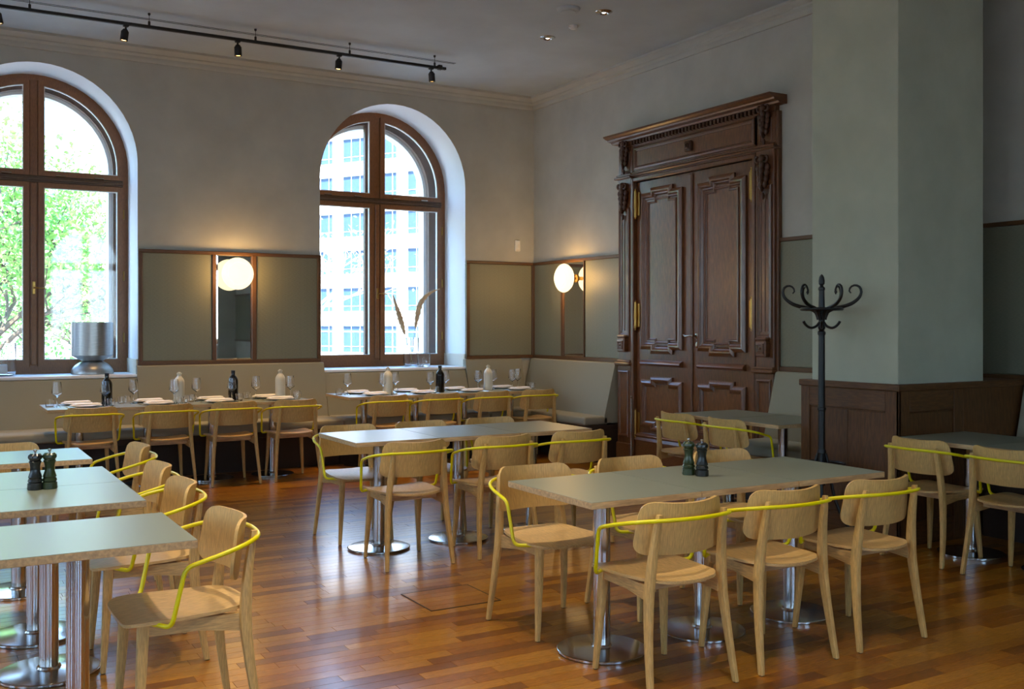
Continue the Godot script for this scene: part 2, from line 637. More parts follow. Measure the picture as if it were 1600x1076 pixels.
# ---------------------------------------------------------------- windows
func half(x0: float, y0: float, ys: float, r: float, side: float, n := 16) -> PackedVector2Array:
	var a := PackedVector2Array([Vector2(x0, y0), Vector2(r, y0)])
	var e := acos(x0 / r)
	for k in n + 1:
		var f := e * k / n
		a.append(Vector2(r * cos(f), ys + r * sin(f)))
	if side > 0: return a
	var b := PackedVector2Array()
	for k in range(a.size() - 1, -1, -1): b.append(Vector2(-a[k].x, a[k].y))
	return b

func rect(x0: float, y0: float, x1: float, y1: float) -> PackedVector2Array:
	return PackedVector2Array([Vector2(x0, y0), Vector2(x1, y0), Vector2(x1, y1), Vector2(x0, y1)])

func windows() -> void:
	var names := ["round-arched window of the window wall just beyond the left edge of the view", "round-arched wooden window at the left looking onto a green tree", "round-arched wooden window in the middle looking onto a white building"]
	for k in 4: names.append("arched window in the unseen left wall, %s from the viewer's end" % ordinal(k))
	for k in 3: names.append("arched window behind the viewer, %s from the right" % ordinal(k))
	var seats := []
	for x in WIN: seats.append([Vector3(x, 0, ZW - 0.55), 0.0])
	for z in WIN_LEFT: seats.append([Vector3(XL - 0.55, 0, z), PI / 2])
	for x in [3.7, 0.0, -3.7]: seats.append([Vector3(x, 0, ZF + 0.55), PI])
	for i in seats.size():
		var w := frame_node("window_%d" % (i + 1), names[i], "window", seats[i][0], seats[i][1])
		var t := Tri.new()
		t.ring(arch(HW + 0.01, SILL + 0.001, SPRING), arch(HW - 0.055, SILL + 0.075, SPRING), 0.0, -0.09)
		obj("frame", t, M.frame, w, 30)
		t = Tri.new()
		t.span(Vector3(-0.04, SILL + 0.07, -0.08), Vector3(0.04, SPRING + HW - 0.05, -0.005), 0.006)
		obj("mullion", t, M.frame, w)
		t = Tri.new()
		t.span(Vector3(-HW + 0.05, 2.935, -0.08), Vector3(HW - 0.05, 3.005, 0.006), 0.006)
		t.span(Vector3(-HW + 0.05, 2.955, 0.0), Vector3(HW - 0.05, 2.985, 0.02), 0.008)
		obj("transom", t, M.brown, w)
		t = Tri.new()
		t.span(Vector3(-0.03, SILL + 0.09, 0.0), Vector3(0.03, 2.93, 0.022), 0.01)
		obj("cover_strip", t, M.frame, w)
		for s in [-1.0, 1.0]:
			# casement below the transom
			var o := rect(0.04, SILL + 0.075, HW - 0.05, 2.935)
			var j := rect(0.095, SILL + 0.14, HW - 0.105, 2.885)
			if s < 0:
				o = rect(-HW + 0.05, SILL + 0.075, -0.04, 2.935)
				j = rect(-HW + 0.105, SILL + 0.14, -0.095, 2.885)
			t = Tri.new(); t.ring(o, j, 0.012, -0.045)
			var sash := obj("casement", t, M.frame, w)
			t = Tri.new(); t.ring(j, rect(j[0].x + 0.008, j[0].y + 0.008, j[2].x - 0.008, j[2].y - 0.008), 0.006, -0.03)
			obj("glazing_bead", t, M.gasket, sash)
			t = Tri.new(); t.sheet(rect(j[0].x + 0.004, j[0].y + 0.004, j[2].x - 0.004, j[2].y - 0.004), -0.02)
			obj("pane", t, M.pane, sash)
			# fanlight above it
			t = Tri.new(); t.ring(half(0.04, 3.005, SPRING, HW - 0.05, s), half(0.095, 3.055, SPRING, HW - 0.105, s), 0.012, -0.045)
			sash = obj("fanlight", t, M.frame, w, 30)
			t = Tri.new(); t.ring(half(0.095, 3.055, SPRING, HW - 0.105, s), half(0.103, 3.063, SPRING, HW - 0.113, s), 0.006, -0.03)
			obj("glazing_bead", t, M.gasket, sash, 30)
			t = Tri.new(); t.sheet(half(0.099, 3.059, SPRING, HW - 0.109, s), -0.02)
			obj("pane", t, M.pane, sash)
			for xx in [0.25, 0.62]:   # fanlight hinges
				t = Tri.new(); t.tube([Vector3(s * xx - 0.045, 3.012, 0.016), Vector3(s * xx + 0.045, 3.012, 0.016)], 0.008, 8)
				obj("hinge", t, M.nickel, w)
			for yy in [1.3, 1.95, 2.6]:
				t = Tri.new(); t.tube([Vector3(s * (HW - 0.045), yy, 0.016), Vector3(s * (HW - 0.045), yy + 0.1, 0.016)], 0.008, 8)
				obj("hinge", t, M.brass, w)
		t = Tri.new()
		t.box(Vector3(0, 1.86, 0.026), Vector3(0.03, 0.13, 0.012), 0.005)
		t.tube([Vector3(0, 1.86, 0.03), Vector3(0, 1.86, 0.06), Vector3(0.02, 1.86, 0.07), Vector3(0.1, 1.855, 0.07)], 0.008, 8)
		obj("handle", t, M.brass, w)
		# second, outer window
		t = Tri.new()
		t.ring(arch(HW + 0.01, SILL + 0.03, SPRING), arch(HW - 0.115, SILL + 0.12, SPRING), -0.22, -0.29)
		t.span(Vector3(-0.06, SILL + 0.11, -0.29), Vector3(0.06, SPRING + HW - 0.06, -0.225), 0.004)
		t.span(Vector3(-HW + 0.06, 2.93, -0.29), Vector3(HW - 0.06, 3.03, -0.225), 0.004)
		obj("outer_frame", t, M.frame_out, w, 30)
		t = Tri.new()
		t.ring(arch(HW + 0.01, SILL - 0.04, SPRING), arch(HW - 0.15, SILL + 0.06, SPRING), -0.30, -0.46)
		obj("stone_reveal", t, M.render_white, w, 30)
		for s in [-1.0, 1.0]:
			t = Tri.new()
			t.sheet(rect(0.055, SILL + 0.11, HW - 0.07, 2.94) if s > 0 else rect(-HW + 0.07, SILL + 0.11, -0.055, 2.94), -0.26)
			obj("outer_pane", t, M.pane, w)
			t = Tri.new(); t.sheet(half(0.055, 3.02, SPRING, HW - 0.07, s), -0.26)
			obj("outer_pane", t, M.pane, w)
		# inner window board, running forward to the top of the low seat back
		t = Tri.new()
		t.span(Vector3(-HW + 0.002, SILL - 0.03, 0.0), Vector3(HW - 0.002, SILL, 0.62), 0.006)
		obj("window_board", t, M.white_board, w)
		for s in [-1.0, 1.0]:
			t = Tri.new()
			t.span(Vector3(s * HW, SILL, 0.0), Vector3(s * (HW - 0.012), SILL + 0.15, 0.548), 0.003)
			obj("reveal_board", t, M.cream, w)

# ---------------------------------------------------------------- dado panels, mirrors
func dado() -> void:
	var w := get_node("wall_back")
	var yt := 2.256
	var yb := 1.073
	var segs := [[XL, -3.65], [-1.83, 0.1], [1.92, 3.85], [5.67, XW]]
	for s in segs:
		var t := Tri.new()
		t.span(Vector3(s[0], yt - 0.034, ZW - 0.01), Vector3(s[1], yt, ZW + 0.035), 0.004)
		t.span(Vector3(s[0], yb, ZW - 0.01), Vector3(s[1], yb + 0.04, ZW + 0.035), 0.004)
		obj("dado_rail", t, M.brown, w)
	var posts := [[1.92, 1.96], [2.662, 2.704], [3.084, 3.130], [3.812, 3.85], [5.67, 5.716], [XW - 0.045, XW - 0.035], [-1.83, -1.79], [0.06, 0.1]]
	for s in posts:
		var t := Tri.new()
		t.span(Vector3(s[0], yb + 0.04, ZW - 0.01), Vector3(s[1], yt - 0.034, ZW + 0.035), 0.004)
		obj("dado_post", t, M.brown_v, w)
	for s in [[1.96, 2.662], [3.13, 3.812], [5.716, XW - 0.045], [-1.79, 0.06], [XL, -3.65]]:
		var t := Tri.new()
		t.span(Vector3(s[0], yb + 0.04, ZW - 0.01), Vector3(s[1], yt - 0.034, ZW + 0.02), 0.006)
		obj("fabric_panel", t, M.fabric_panel, w)
	w = get_node("wall_right")
	for s in [[ZW, -8.97, XW], [-6.63, -5.36, XW], [-5.2, ZF, XR]]:
		var t := Tri.new()
		t.span(Vector3(s[2] + 0.01, yt - 0.034, s[0]), Vector3(s[2] - 0.035, yt, s[1]), 0.004)
		t.span(Vector3(s[2] + 0.01, yb, s[0]), Vector3(s[2] - 0.035, yb + 0.04, s[1]), 0.004)
		obj("dado_rail", t, M.brown, w)
	for s in [[-10.805, -10.795], [-10.172, -10.13], [-9.70, -9.685], [-8.985, -8.97]]:
		var t := Tri.new()
		t.span(Vector3(XW + 0.01, yb + 0.04, s[0]), Vector3(XW - 0.035, yt - 0.034, s[1]), 0.003)
		obj("dado_post", t, M.brown_v, w)
	for s in [[-10.795, -10.172, XW], [-9.685, -8.985, XW], [-6.63, -5.36, XW], [-5.2, ZF, XR]]:
		var t := Tri.new()
		t.span(Vector3(s[2] + 0.01, yb + 0.04, s[0]), Vector3(s[2] - 0.02, yt - 0.034, s[1]), 0.006)
		obj("fabric_panel", t, M.fabric_panel, w)
	for k in 2:
		var m := thing("mirror", ["tall narrow mirror between the two arched windows, behind a globe lamp", "tall narrow mirror on the door wall beside the corner banquette"][k], "mirror", Vector3(2.894, yb + 0.04, ZW) if k == 0 else Vector3(XW, yb + 0.04, -9.915), 0.0 if k == 0 else -PI / 2, "narrow wall mirrors")
		var hw := 0.19 if k == 0 else 0.215
		var t := Tri.new()
		t.span(Vector3(-hw, 0, 0.001), Vector3(hw, 1.109, 0.014))
		obj("mirror_backing", t, M.brown_v, m)
		# bevelled sheet
		t = Tri.new()
		var o := rect(-hw, 0.0, hw, 1.109)
		var j := rect(-hw + 0.018, 0.018, hw - 0.018, 1.091)
		for e in 4:
			var f := (e + 1) % 4
			t.quad(Vector3(o[e].x, o[e].y, 0.016), Vector3(o[f].x, o[f].y, 0.016), Vector3(j[f].x, j[f].y, 0.02), Vector3(j[e].x, j[e].y, 0.02))
		t.quad(Vector3(j[0].x, j[0].y, 0.02), Vector3(j[1].x, j[1].y, 0.02), Vector3(j[2].x, j[2].y, 0.02), Vector3(j[3].x, j[3].y, 0.02))
		obj("mirror_glass", t, M.mirror, m, 1)

func round_sq(u: float, v: float, w: float, h: float, r: float) -> Vector2:
	var p := Vector2(u * w, v * h)
	var q := Vector2(clampf(p.x, r - w, w - r), clampf(p.y, r - h, h - r))
	var d := p - q
	if d.length() > 1e-6: d *= maxf(absf(d.x), absf(d.y)) / d.length()
	return q + d

# a mitred moulding along a closed outline in the xy plane, raised towards +z
func mould(t: Tri, path: PackedVector2Array, w: float, h: float, z := 0.0) -> void:
	var prof := [[0.5, 0.0], [0.5, 0.55], [0.36, 0.8], [0.12, 1.0], [-0.05, 0.95], [-0.2, 0.55], [-0.34, 0.45], [-0.42, 0.2], [-0.5, 0.0]]
	var n := path.size()
	var rows := []
	for q in prof:
		var row := []
		for k in n:
			var d0 := (path[k] - path[(k - 1 + n) % n]).normalized()
			var d1 := (path[(k + 1) % n] - path[k]).normalized()
			var n0 := Vector2(d0.y, -d0.x)
			var n1 := Vector2(d1.y, -d1.x)
			var mt: Vector2 = (n0 + n1) / maxf(0.3, 1.0 + n0.dot(n1))
			var pp: Vector2 = path[k] + mt * float(q[0]) * w
			row.append(Vector3(pp.x, pp.y, z + q[1] * h))
		rows.append(row)
	for i in rows.size() - 1:
		for k in n:
			var l := (k + 1) % n
			t.quad(rows[i][k], rows[i][l], rows[i + 1][l], rows[i + 1][k])

# outline of a door panel whose top and bottom middles step outwards
func eared(x0: float, y0: float, x1: float, y1: float, e: float) -> PackedVector2Array:
	var a := lerpf(x0, x1, 0.28)
	var b := lerpf(x0, x1, 0.74)
	return PackedVector2Array([Vector2(x0, y0), Vector2(a, y0), Vector2(a, y0 - e), Vector2(b, y0 - e), Vector2(b, y0), Vector2(x1, y0), Vector2(x1, y1), Vector2(b, y1), Vector2(b, y1 + e), Vector2(a, y1 + e), Vector2(a, y1), Vector2(x0, y1)])

func acanthus(s: float) -> Tri:   # carved leaf with a scroll above it
	var t := Tri.new()
	for sd in [-1.0, 1.0]:
		var pth := []
		for k in 15:
			var a := 0.45 * k
			var r := 0.042 * (1.0 - k / 17.0)
			pth.append(Vector3(sd * (0.044 + r * cos(a + 2.4)), 0.1 + r * sin(a + 2.4), 0.03 + 0.001 * k))
		t.tube(pth, 0.011, 6)
		for k in 4:
			t.ball(Vector3(sd * (0.05 - 0.008 * k), 0.03 - 0.045 * k, 0.025), Vector3(0.024, 0.03, 0.02), 8)
	t.ball(Vector3(0, 0.1, 0.035), Vector3(0.03, 0.03, 0.025), 8)
	for k in 5:
		t.ball(Vector3(0, 0.05 - 0.045 * k, 0.034), Vector3(0.026 - 0.003 * k, 0.034, 0.024), 8)
	t.ball(Vector3(0, -0.19, 0.025), Vector3(0.013, 0.03, 0.014), 8)
	var o := Tri.new()
	o.add(t, Transform3D(Basis().scaled(Vector3(s, s, s)), Vector3.ZERO))
	return o

func part(called: String, parent: Node, m: Material, t: Tri, at: Vector3, crease := 40.0) -> MeshInstance3D:
	var o := obj(called, t, m, parent, crease)
	o.position = at
	return o

func carved_door() -> void:
	var d := frame_node("door_1", "tall dark carved wooden double door with cornice and brass hinges", "door", Vector3(XW, 0, -7.80), -PI / 2)
	var t := Tri.new()
	# surround: jambs behind the pilasters, lintel, frieze ground
	t.span(Vector3(-1.19, 0, 0), Vector3(-0.90, 3.39, 0.05), 0.004)
	t.span(Vector3(0.90, 0, 0), Vector3(1.19, 3.39, 0.05), 0.004)
	t.span(Vector3(-1.0, 3.0, 0), Vector3(1.0, 3.43, 0.05), 0.004)
	t.span(Vector3(-0.93, 0, 0), Vector3(-0.89, 3.04, 0.085), 0.008)
	t.span(Vector3(0.89, 0, 0), Vector3(0.93, 3.04, 0.085), 0.008)
	t.span(Vector3(-0.93, 3.0, 0), Vector3(0.93, 3.045, 0.08), 0.008)
	obj("surround", t, M.door, d)
	for s in [-1.0, 1.0]:
		t = Tri.new()
		var xa: float = s * 1.05
		t.span(Vector3(xa - 0.115, 1.10, 0.04), Vector3(xa + 0.115, 3.06, 0.075), 0.006)
		t.span(Vector3(xa - 0.115, 0.0, 0.04), Vector3(xa + 0.115, 1.05, 0.085), 0.006)
		var pil := obj("pilaster", t, M.door, d)
		t = Tri.new()
		mould(t, rect(xa - 0.075, 1.38, xa + 0.075, 2.72), 0.035, 0.02, 0.075)
		mould(t, rect(xa - 0.075, 0.3, xa + 0.075, 0.98), 0.03, 0.016, 0.085)
		mould(t, rect(xa - 0.065, 3.13, xa + 0.065, 3.33), 0.025, 0.014, 0.052)
		obj("moulding", t, M.door, pil, 25)
		t = Tri.new()
		for k in 3: t.span(Vector3(xa - 0.05 + 0.05 * k - 0.012, 1.42, 0.07), Vector3(xa - 0.05 + 0.05 * k + 0.012, 2.66, 0.083), 0.008)
		obj("fluting", t, M.door, pil)
		t = Tri.new()   # ledge and die block
		t.span(Vector3(xa - 0.135, 1.05, 0.03), Vector3(xa + 0.135, 1.085, 0.125), 0.012)
		t.span(Vector3(xa - 0.12, 1.085, 0.03), Vector3(xa + 0.12, 1.105, 0.1), 0.006)
		t.box(Vector3(xa, 1.27, 0.1), Vector3(0.13, 0.15, 0.07), 0.012)
		t.box(Vector3(xa, 1.36, 0.09), Vector3(0.14, 0.03, 0.09), 0.012)
		mould(t, rect(xa - 0.035, 1.235, xa + 0.035, 1.305), 0.02, 0.012, 0.135)
		t.ball(Vector3(xa, 1.27, 0.138), Vector3(0.014, 0.014, 0.012), 8)
		obj("die_block", t, M.door_h, pil)
		part("carved_drop", pil, M.carved, acanthus(1.15), Vector3(xa, 2.86, 0.07), 60)
		part("carved_bracket", pil, M.carved, acanthus(1.05), Vector3(xa, 3.325, 0.06), 60)
		t = Tri.new()
		t.span(Vector3(xa - 0.115, 3.105, 0.03), Vector3(xa + 0.115, 3.39, 0.058), 0.006)
		t.span(Vector3(xa - 0.145, 3.05, 0.02), Vector3(xa + 0.145, 3.075, 0.115), 0.008)
		t.span(Vector3(xa - 0.13, 3.075, 0.02), Vector3(xa + 0.13, 3.1, 0.095), 0.006)
		t.span(Vector3(xa - 0.125, 0.0, 0.03), Vector3(xa + 0.125, 0.22, 0.1), 0.008)
		obj("pilaster_block", t, M.door_h, pil)
	# architrave ledge, frieze, dentils, cornice
	t = Tri.new()
	t.span(Vector3(-0.93, 3.06, 0.03), Vector3(0.93, 3.085, 0.105), 0.01)
	t.span(Vector3(-0.93, 3.085, 0.03), Vector3(0.93, 3.11, 0.08), 0.008)
	obj("architrave", t, M.door_h, d)
	t = Tri.new()
	mould(t, rect(-0.88, 3.15, 0.88, 3.345), 0.045, 0.022, 0.05)
	var fr := obj("frieze", t, M.door_h, d, 25)
	t = Tri.new()
	t.span(Vector3(-0.86, 3.17, 0.045), Vector3(0.86, 3.325, 0.056), 0.003)
	obj("frieze_panel", t, M.door_panel, fr)
	t = Tri.new()
	t.box(Vector3(0, 3.248, 0.07), Vector3(0.1, 0.1, 0.05), 0.012)
	t.box(Vector3(0, 3.248, 0.1), Vector3(0.055, 0.055, 0.02), 0.008)
	t.ball(Vector3(0, 3.248, 0.112), Vector3(0.016, 0.016, 0.012), 8)
	obj("rosette_block", t, M.carved, fr)
	t = Tri.new()
	t.run([[0.0, 3.44], [0.07, 3.44], [0.095, 3.443], [0.1, 3.46], [0.155, 3.468], [0.16, 3.484], [0.185, 3.49], [0.205, 3.504], [0.215, 3.506], [0.215, 3.522], [0.0, 3.522]], -1.25, 1.25)
	var co := obj("cornice", t, M.door_h, d, 18)
	t = Tri.new()
	t.span(Vector3(-1.16, 3.39, 0.0), Vector3(1.16, 3.442, 0.06), 0.004)
	obj("cornice_bed", t, M.door_h, co)
	for k in 36:
		t = Tri.new()
		t.span(Vector3(-0.93 + 0.0525 * k, 3.395, 0.055), Vector3(-0.93 + 0.0525 * k + 0.03, 3.44, 0.095), 0.004)
		obj("dentil", t, M.carved, co)
	# two leaves
	for s in [-1.0, 1.0]:
		t = Tri.new()
		t.span(Vector3(s * 0.003, 0.01, 0.0), Vector3(s * 0.885, 2.995, 0.036), 0.004)
		var lf := obj("door_leaf", t, M.door, d)
		var x0: float = 0.13 if s > 0 else -0.775
		var x1: float = 0.775 if s > 0 else -0.13
		t = Tri.new()
		t.span(Vector3(x0 + 0.05, 1.27, 0.03), Vector3(x1 - 0.05, 2.82, 0.043), 0.004)
		obj("upper_panel", t, M.door_panel, lf)
		t = Tri.new()
		mould(t, eared(x0 + 0.03, 1.27, x1 - 0.03, 2.82, 0.045), 0.085, 0.045, 0.034)
		mould(t, eared(x0 + 0.1, 1.335, x1 - 0.1, 2.755, 0.03), 0.025, 0.02, 0.04)
		obj("upper_moulding", t, M.door, lf, 25)
		t = Tri.new()
		t.run([[0.03, 1.055], [0.07, 1.06], [0.085, 1.08], [0.075, 1.1], [0.05, 1.115], [0.03, 1.12]], x0, x1)
		obj("middle_ledge", t, M.door_h, lf)
		t = Tri.new()
		t.span(Vector3(x0 + 0.05, 0.45, 0.03), Vector3(x1 - 0.05, 0.87, 0.043), 0.004)
		obj("lower_panel", t, M.door_panel, lf)
		t = Tri.new()
		mould(t, eared(x0 + 0.03, 0.45, x1 - 0.03, 0.87, 0.04), 0.08, 0.045, 0.034)
		obj("lower_moulding", t, M.door, lf, 25)
		t = Tri.new()
		t.run([[0.03, 0.02], [0.06, 0.02], [0.06, 0.25], [0.075, 0.27], [0.065, 0.3], [0.08, 0.32], [0.05, 0.345], [0.03, 0.35]], x0 - 0.1, x1 + 0.1)
		obj("kick_rail", t, M.door_h, lf)
		for y in [2.63, 1.45, 0.3]:
			t = Tri.new()
			t.lathe([[0.0, y - 0.03], [0.014, y - 0.022], [0.01, y - 0.01], [0.017, y], [0.017, y + 0.09], [0.019, y + 0.092], [0.019, y + 0.178], [0.017, y + 0.18], [0.017, y + 0.27], [0.01, y + 0.28], [0.014, y + 0.292], [0.0, y + 0.3]], 10, Vector3(s * 0.872, 0, 0.06))
			t.box(Vector3(s * 0.845, y + 0.135, 0.045), Vector3(0.045, 0.25, 0.012), 0.003)
			obj("hinge", t, M.brass, lf)
	t = Tri.new()
	t.span(Vector3(-0.03, 0.02, 0.03), Vector3(0.03, 2.98, 0.06), 0.014)
	obj("meeting_strip", t, M.door, d)
	t = Tri.new()
	t.ball(Vector3(0.09, 1.375, 0.045), Vector3(0.03, 0.03, 0.014), 10)
	t.tube([Vector3(0.09, 1.375, 0.045), Vector3(0.09, 1.375, 0.1), Vector3(0.06, 1.378, 0.105), Vector3(0.0, 1.37, 0.105), Vector3(-0.04, 1.385, 0.105)], [0.011, 0.012, 0.013, 0.011, 0.008], 8)
	obj("lever_handle", t, M.nickel, d)
	t = Tri.new()
	t.ball(Vector3(0.09, 1.285, 0.04), Vector3(0.022, 0.034, 0.01), 10)
	obj("keyhole_cover", t, M.nickel, d)
	t = Tri.new()
	t.tube([Vector3(-0.895, 0.1, 0.1), Vector3(-0.895, 0.72, 0.1)], 0.007, 8)
	t.ball(Vector3(-0.895, 0.72, 0.1), Vector3(0.014, 0.014, 0.014), 8)
	obj("floor_bolt", t, M.nickel, d)

# ---------------------------------------------------------------- pier with wainscot
func pier() -> void:
	var w := frame_node("wall_pier", "thick plastered pier with a dark oak wainscot around its foot", "pillar")
	var t := Tri.new()
	t.span(Vector3(5.665, 1.0, -5.345), Vector3(6.57, HC + 0.02, -4.585), 0.004)
	obj("plaster", t, M.pier, w)
	t = Tri.new()
	t.span(Vector3(5.645, 0, -5.40), Vector3(XR + 0.02, 1.04, -4.57))
	obj("wainscot_core", t, M.wainscot, w)
	t = Tri.new()
	t.span(Vector3(5.615, 1.04, -5.43), Vector3(XR + 0.02, 1.085, -4.54), 0.006)
	obj("wainscot_cap", t, M.wainscot_h, w)
	# frame and panels on the side facing the room
	for s in [[-5.42, -5.34], [-4.66, -4.55]]:
		t = Tri.new(); t.span(Vector3(5.63, 0, s[0]), Vector3(5.65, 1.04, s[1]), 0.003); obj("wainscot_stile", t, M.wainscot, w)
	for s in [[0.9, 1.04], [0.0, 0.16]]:
		t = Tri.new(); t.span(Vector3(5.631, s[0], -5.34), Vector3(5.65, s[1], -4.66), 0.003); obj("wainscot_rail", t, M.wainscot_h, w)
	for s in [[-5.325, -4.995], [-4.99, -4.665]]:
		t = Tri.new(); t.span(Vector3(5.64, 0.165, s[0]), Vector3(5.65, 0.89, s[1]), 0.003); obj("wainscot_panel", t, M.wainscot, w)
	for s in [[5.63, 5.74], [6.2, 6.3]]:
		t = Tri.new(); t.span(Vector3(s[0], 0, -4.572), Vector3(s[1], 1.04, -4.55), 0.003); obj("wainscot_stile", t, M.wainscot, w)
	for s in [[0.9, 1.04], [0.0, 0.16]]:
		t = Tri.new(); t.span(Vector3(5.74, s[0], -4.571), Vector3(6.2, s[1], -4.551), 0.003); obj("wainscot_rail", t, M.wainscot_h, w)
	t = Tri.new(); t.span(Vector3(5.745, 0.165, -4.571), Vector3(6.195, 0.89, -4.56), 0.003); obj("wainscot_panel", t, M.wainscot, w)
	t = Tri.new(); t.span(Vector3(6.3, 0.0, -4.571), Vector3(XR, 1.04, -4.552), 0.003); obj("wainscot_panel", t, M.wainscot, w)

# ---------------------------------------------------------------- banquettes
# local: back plane at z = 0, seat facing +z, from x = 0 to x = ln
func banquette(label: String, ln: float, top: float, at: Vector3, turn: float, seat_from := 0.0, seat_to := -1.0, back_from := 0.0, dp := 0.70) -> void:
	if seat_to < 0: seat_to = ln
	var b := thing("banquette", label, "banquette", at, turn, "upholstered wall banquettes")
	var t := Tri.new()
	t.run([[0.005, 0.42], [0.215, 0.42], [0.215, 0.5], [0.16, 0.72], [0.075, top - 0.012], [0.062, top - 0.002], [0.045, top], [0.005, top]], back_from + 0.002, ln - 0.002)
	obj("back_cushion", t, M.tweed, b, 25)
	t = Tri.new()
	t.box(Vector3((seat_from + seat_to) / 2, 0.447, (0.16 + dp) / 2), Vector3(seat_to - seat_from - 0.004, 0.095, dp - 0.16), 0.02)
	obj("seat_cushion", t, M.tweed, b, 50)
	t = Tri.new()
	t.span(Vector3(seat_from + 0.003, 0.0, 0.01), Vector3(seat_to - 0.003, 0.34, dp - 0.14), 0.003)
	t.span(Vector3(seat_from + 0.002, 0.34, 0.01), Vector3(seat_to - 0.002, 0.399, dp - 0.03), 0.003)
	obj("plinth", t, M.plinth, b)

func banquettes() -> void:
	banquette("low beige banquette under the left arched window, behind the left end of the laid table", 3.9, 0.953, Vector3(-2.0, 0, ZW), 0.0)
	banquette("tall-backed beige banquette below the globe lamp and mirror between the windows", 1.97, 1.072, Vector3(1.9, 0, ZW), 0.0)
	banquette("low beige banquette under the window with the pampas grass", 1.765, 0.953, Vector3(3.87, 0, ZW), 0.0)
	banquette("tall-backed beige banquette filling the corner beneath the light switch", 0.78, 1.072, Vector3(5.635, 0, ZW), 0.0)
	banquette("tall-backed grey-lit banquette against the door wall, left of the carved door", 1.78, 1.072, Vector3(XW, 0, -10.80), -PI / 2, 0.665, 1.78, 0.0, 0.48)
	banquette("tall-backed banquette between the carved door and the wainscoted pier", 1.18, 1.072, Vector3(XW, 0, -6.62), -PI / 2)
	banquette("shaded banquette on the far right beyond the wainscoted pier", 1.9, 1.072, Vector3(XR, 0, -4.53), -PI / 2)

# ---------------------------------------------------------------- chair (faces -z, origin on the floor)
func leg_rings(pts: Array, sx: Array, sz: Array) -> Array:
	var rings := []
	for i in pts.size():
		var r := PackedVector3Array()
		for k in 12:
			var f := TAU * (k + 0.5) / 12.0
			var c := cos(f)
			var s := sin(f)
			var e := pow(pow(absf(c), 4.0) + pow(absf(s), 4.0), -0.25)
			r.append(pts[i] + Vector3(s * e * sx[i] * 0.5, 0, c * e * sz[i] * 0.5))
		rings.append(r)
	return rings

func smooth(pts: Array, n: int) -> Array:
	var c := Curve3D.new()
	for i in pts.size():
		var tg: Vector3 = (pts[min(i + 1, pts.size() - 1)] - pts[max(i - 1, 0)]) / 6.0
		c.add_point(pts[i], -tg, tg)
	var out := []
	for k in n + 1: out.append(c.sample_baked(c.get_baked_length() * k / n, true))
	return out

func bent(pts: Array, rad: float, n := 5) -> Array:   # polyline with rounded bends
	var out := [pts[0]]
	for i in range(1, pts.size() - 1):
		var p: Vector3 = pts[i]
		var a: Vector3 = pts[i - 1] - p
		var b: Vector3 = pts[i + 1] - p
		var r: float = min(rad, min(a.length(), b.length()) * 0.45)
		var pa := p + a.normalized() * r
		var pb := p + b.normalized() * r
		for k in n + 1:
			var f := float(k) / n
			out.append(pa.lerp(p, f).lerp(p.lerp(pb, f), f))
	out.append(pts[-1])
	return out

func seat_at(u: float, v: float) -> Vector3:   # v: -1 front, +1 rear; the normal points up
	var q := round_sq(u, -v, 0.212, 0.218, 0.075)
	var z := -q.y - 0.035
	var f := clampf((z + 0.253) / 0.436, 0.0, 1.0)
	var w := lerpf(1.0, 0.80, f * f)
	var x := q.x * w
	if f > 0.7: z += 0.03 * (1.0 - pow(x / 0.17, 2.0)) * (f - 0.7) / 0.3
	var y := 0.452 + 0.010 * pow(absf(u), 2.0) - 0.012 * pow(clampf(1.0 - f * 3.0, 0.0, 1.0), 2.0) - 0.006 * sin(PI * f)
	return Vector3(x, y, z)

func back_at(u: float, v: float) -> Vector3:   # seen from the front
	var q := round_sq(u, v, 0.215, 0.106, 0.05)
	var x := -q.x * (1.0 - 0.06 * q.y / 0.106)
	var y := 0.661 + q.y + 0.010 * pow(q.x / 0.215, 2.0) * (1.0 if q.y > 0 else 0.4)
	var z := 0.186 + (y - 0.66) * 0.16 - 0.078 * pow(absf(q.x) / 0.215, 2.0)
	return Vector3(x, y, z)

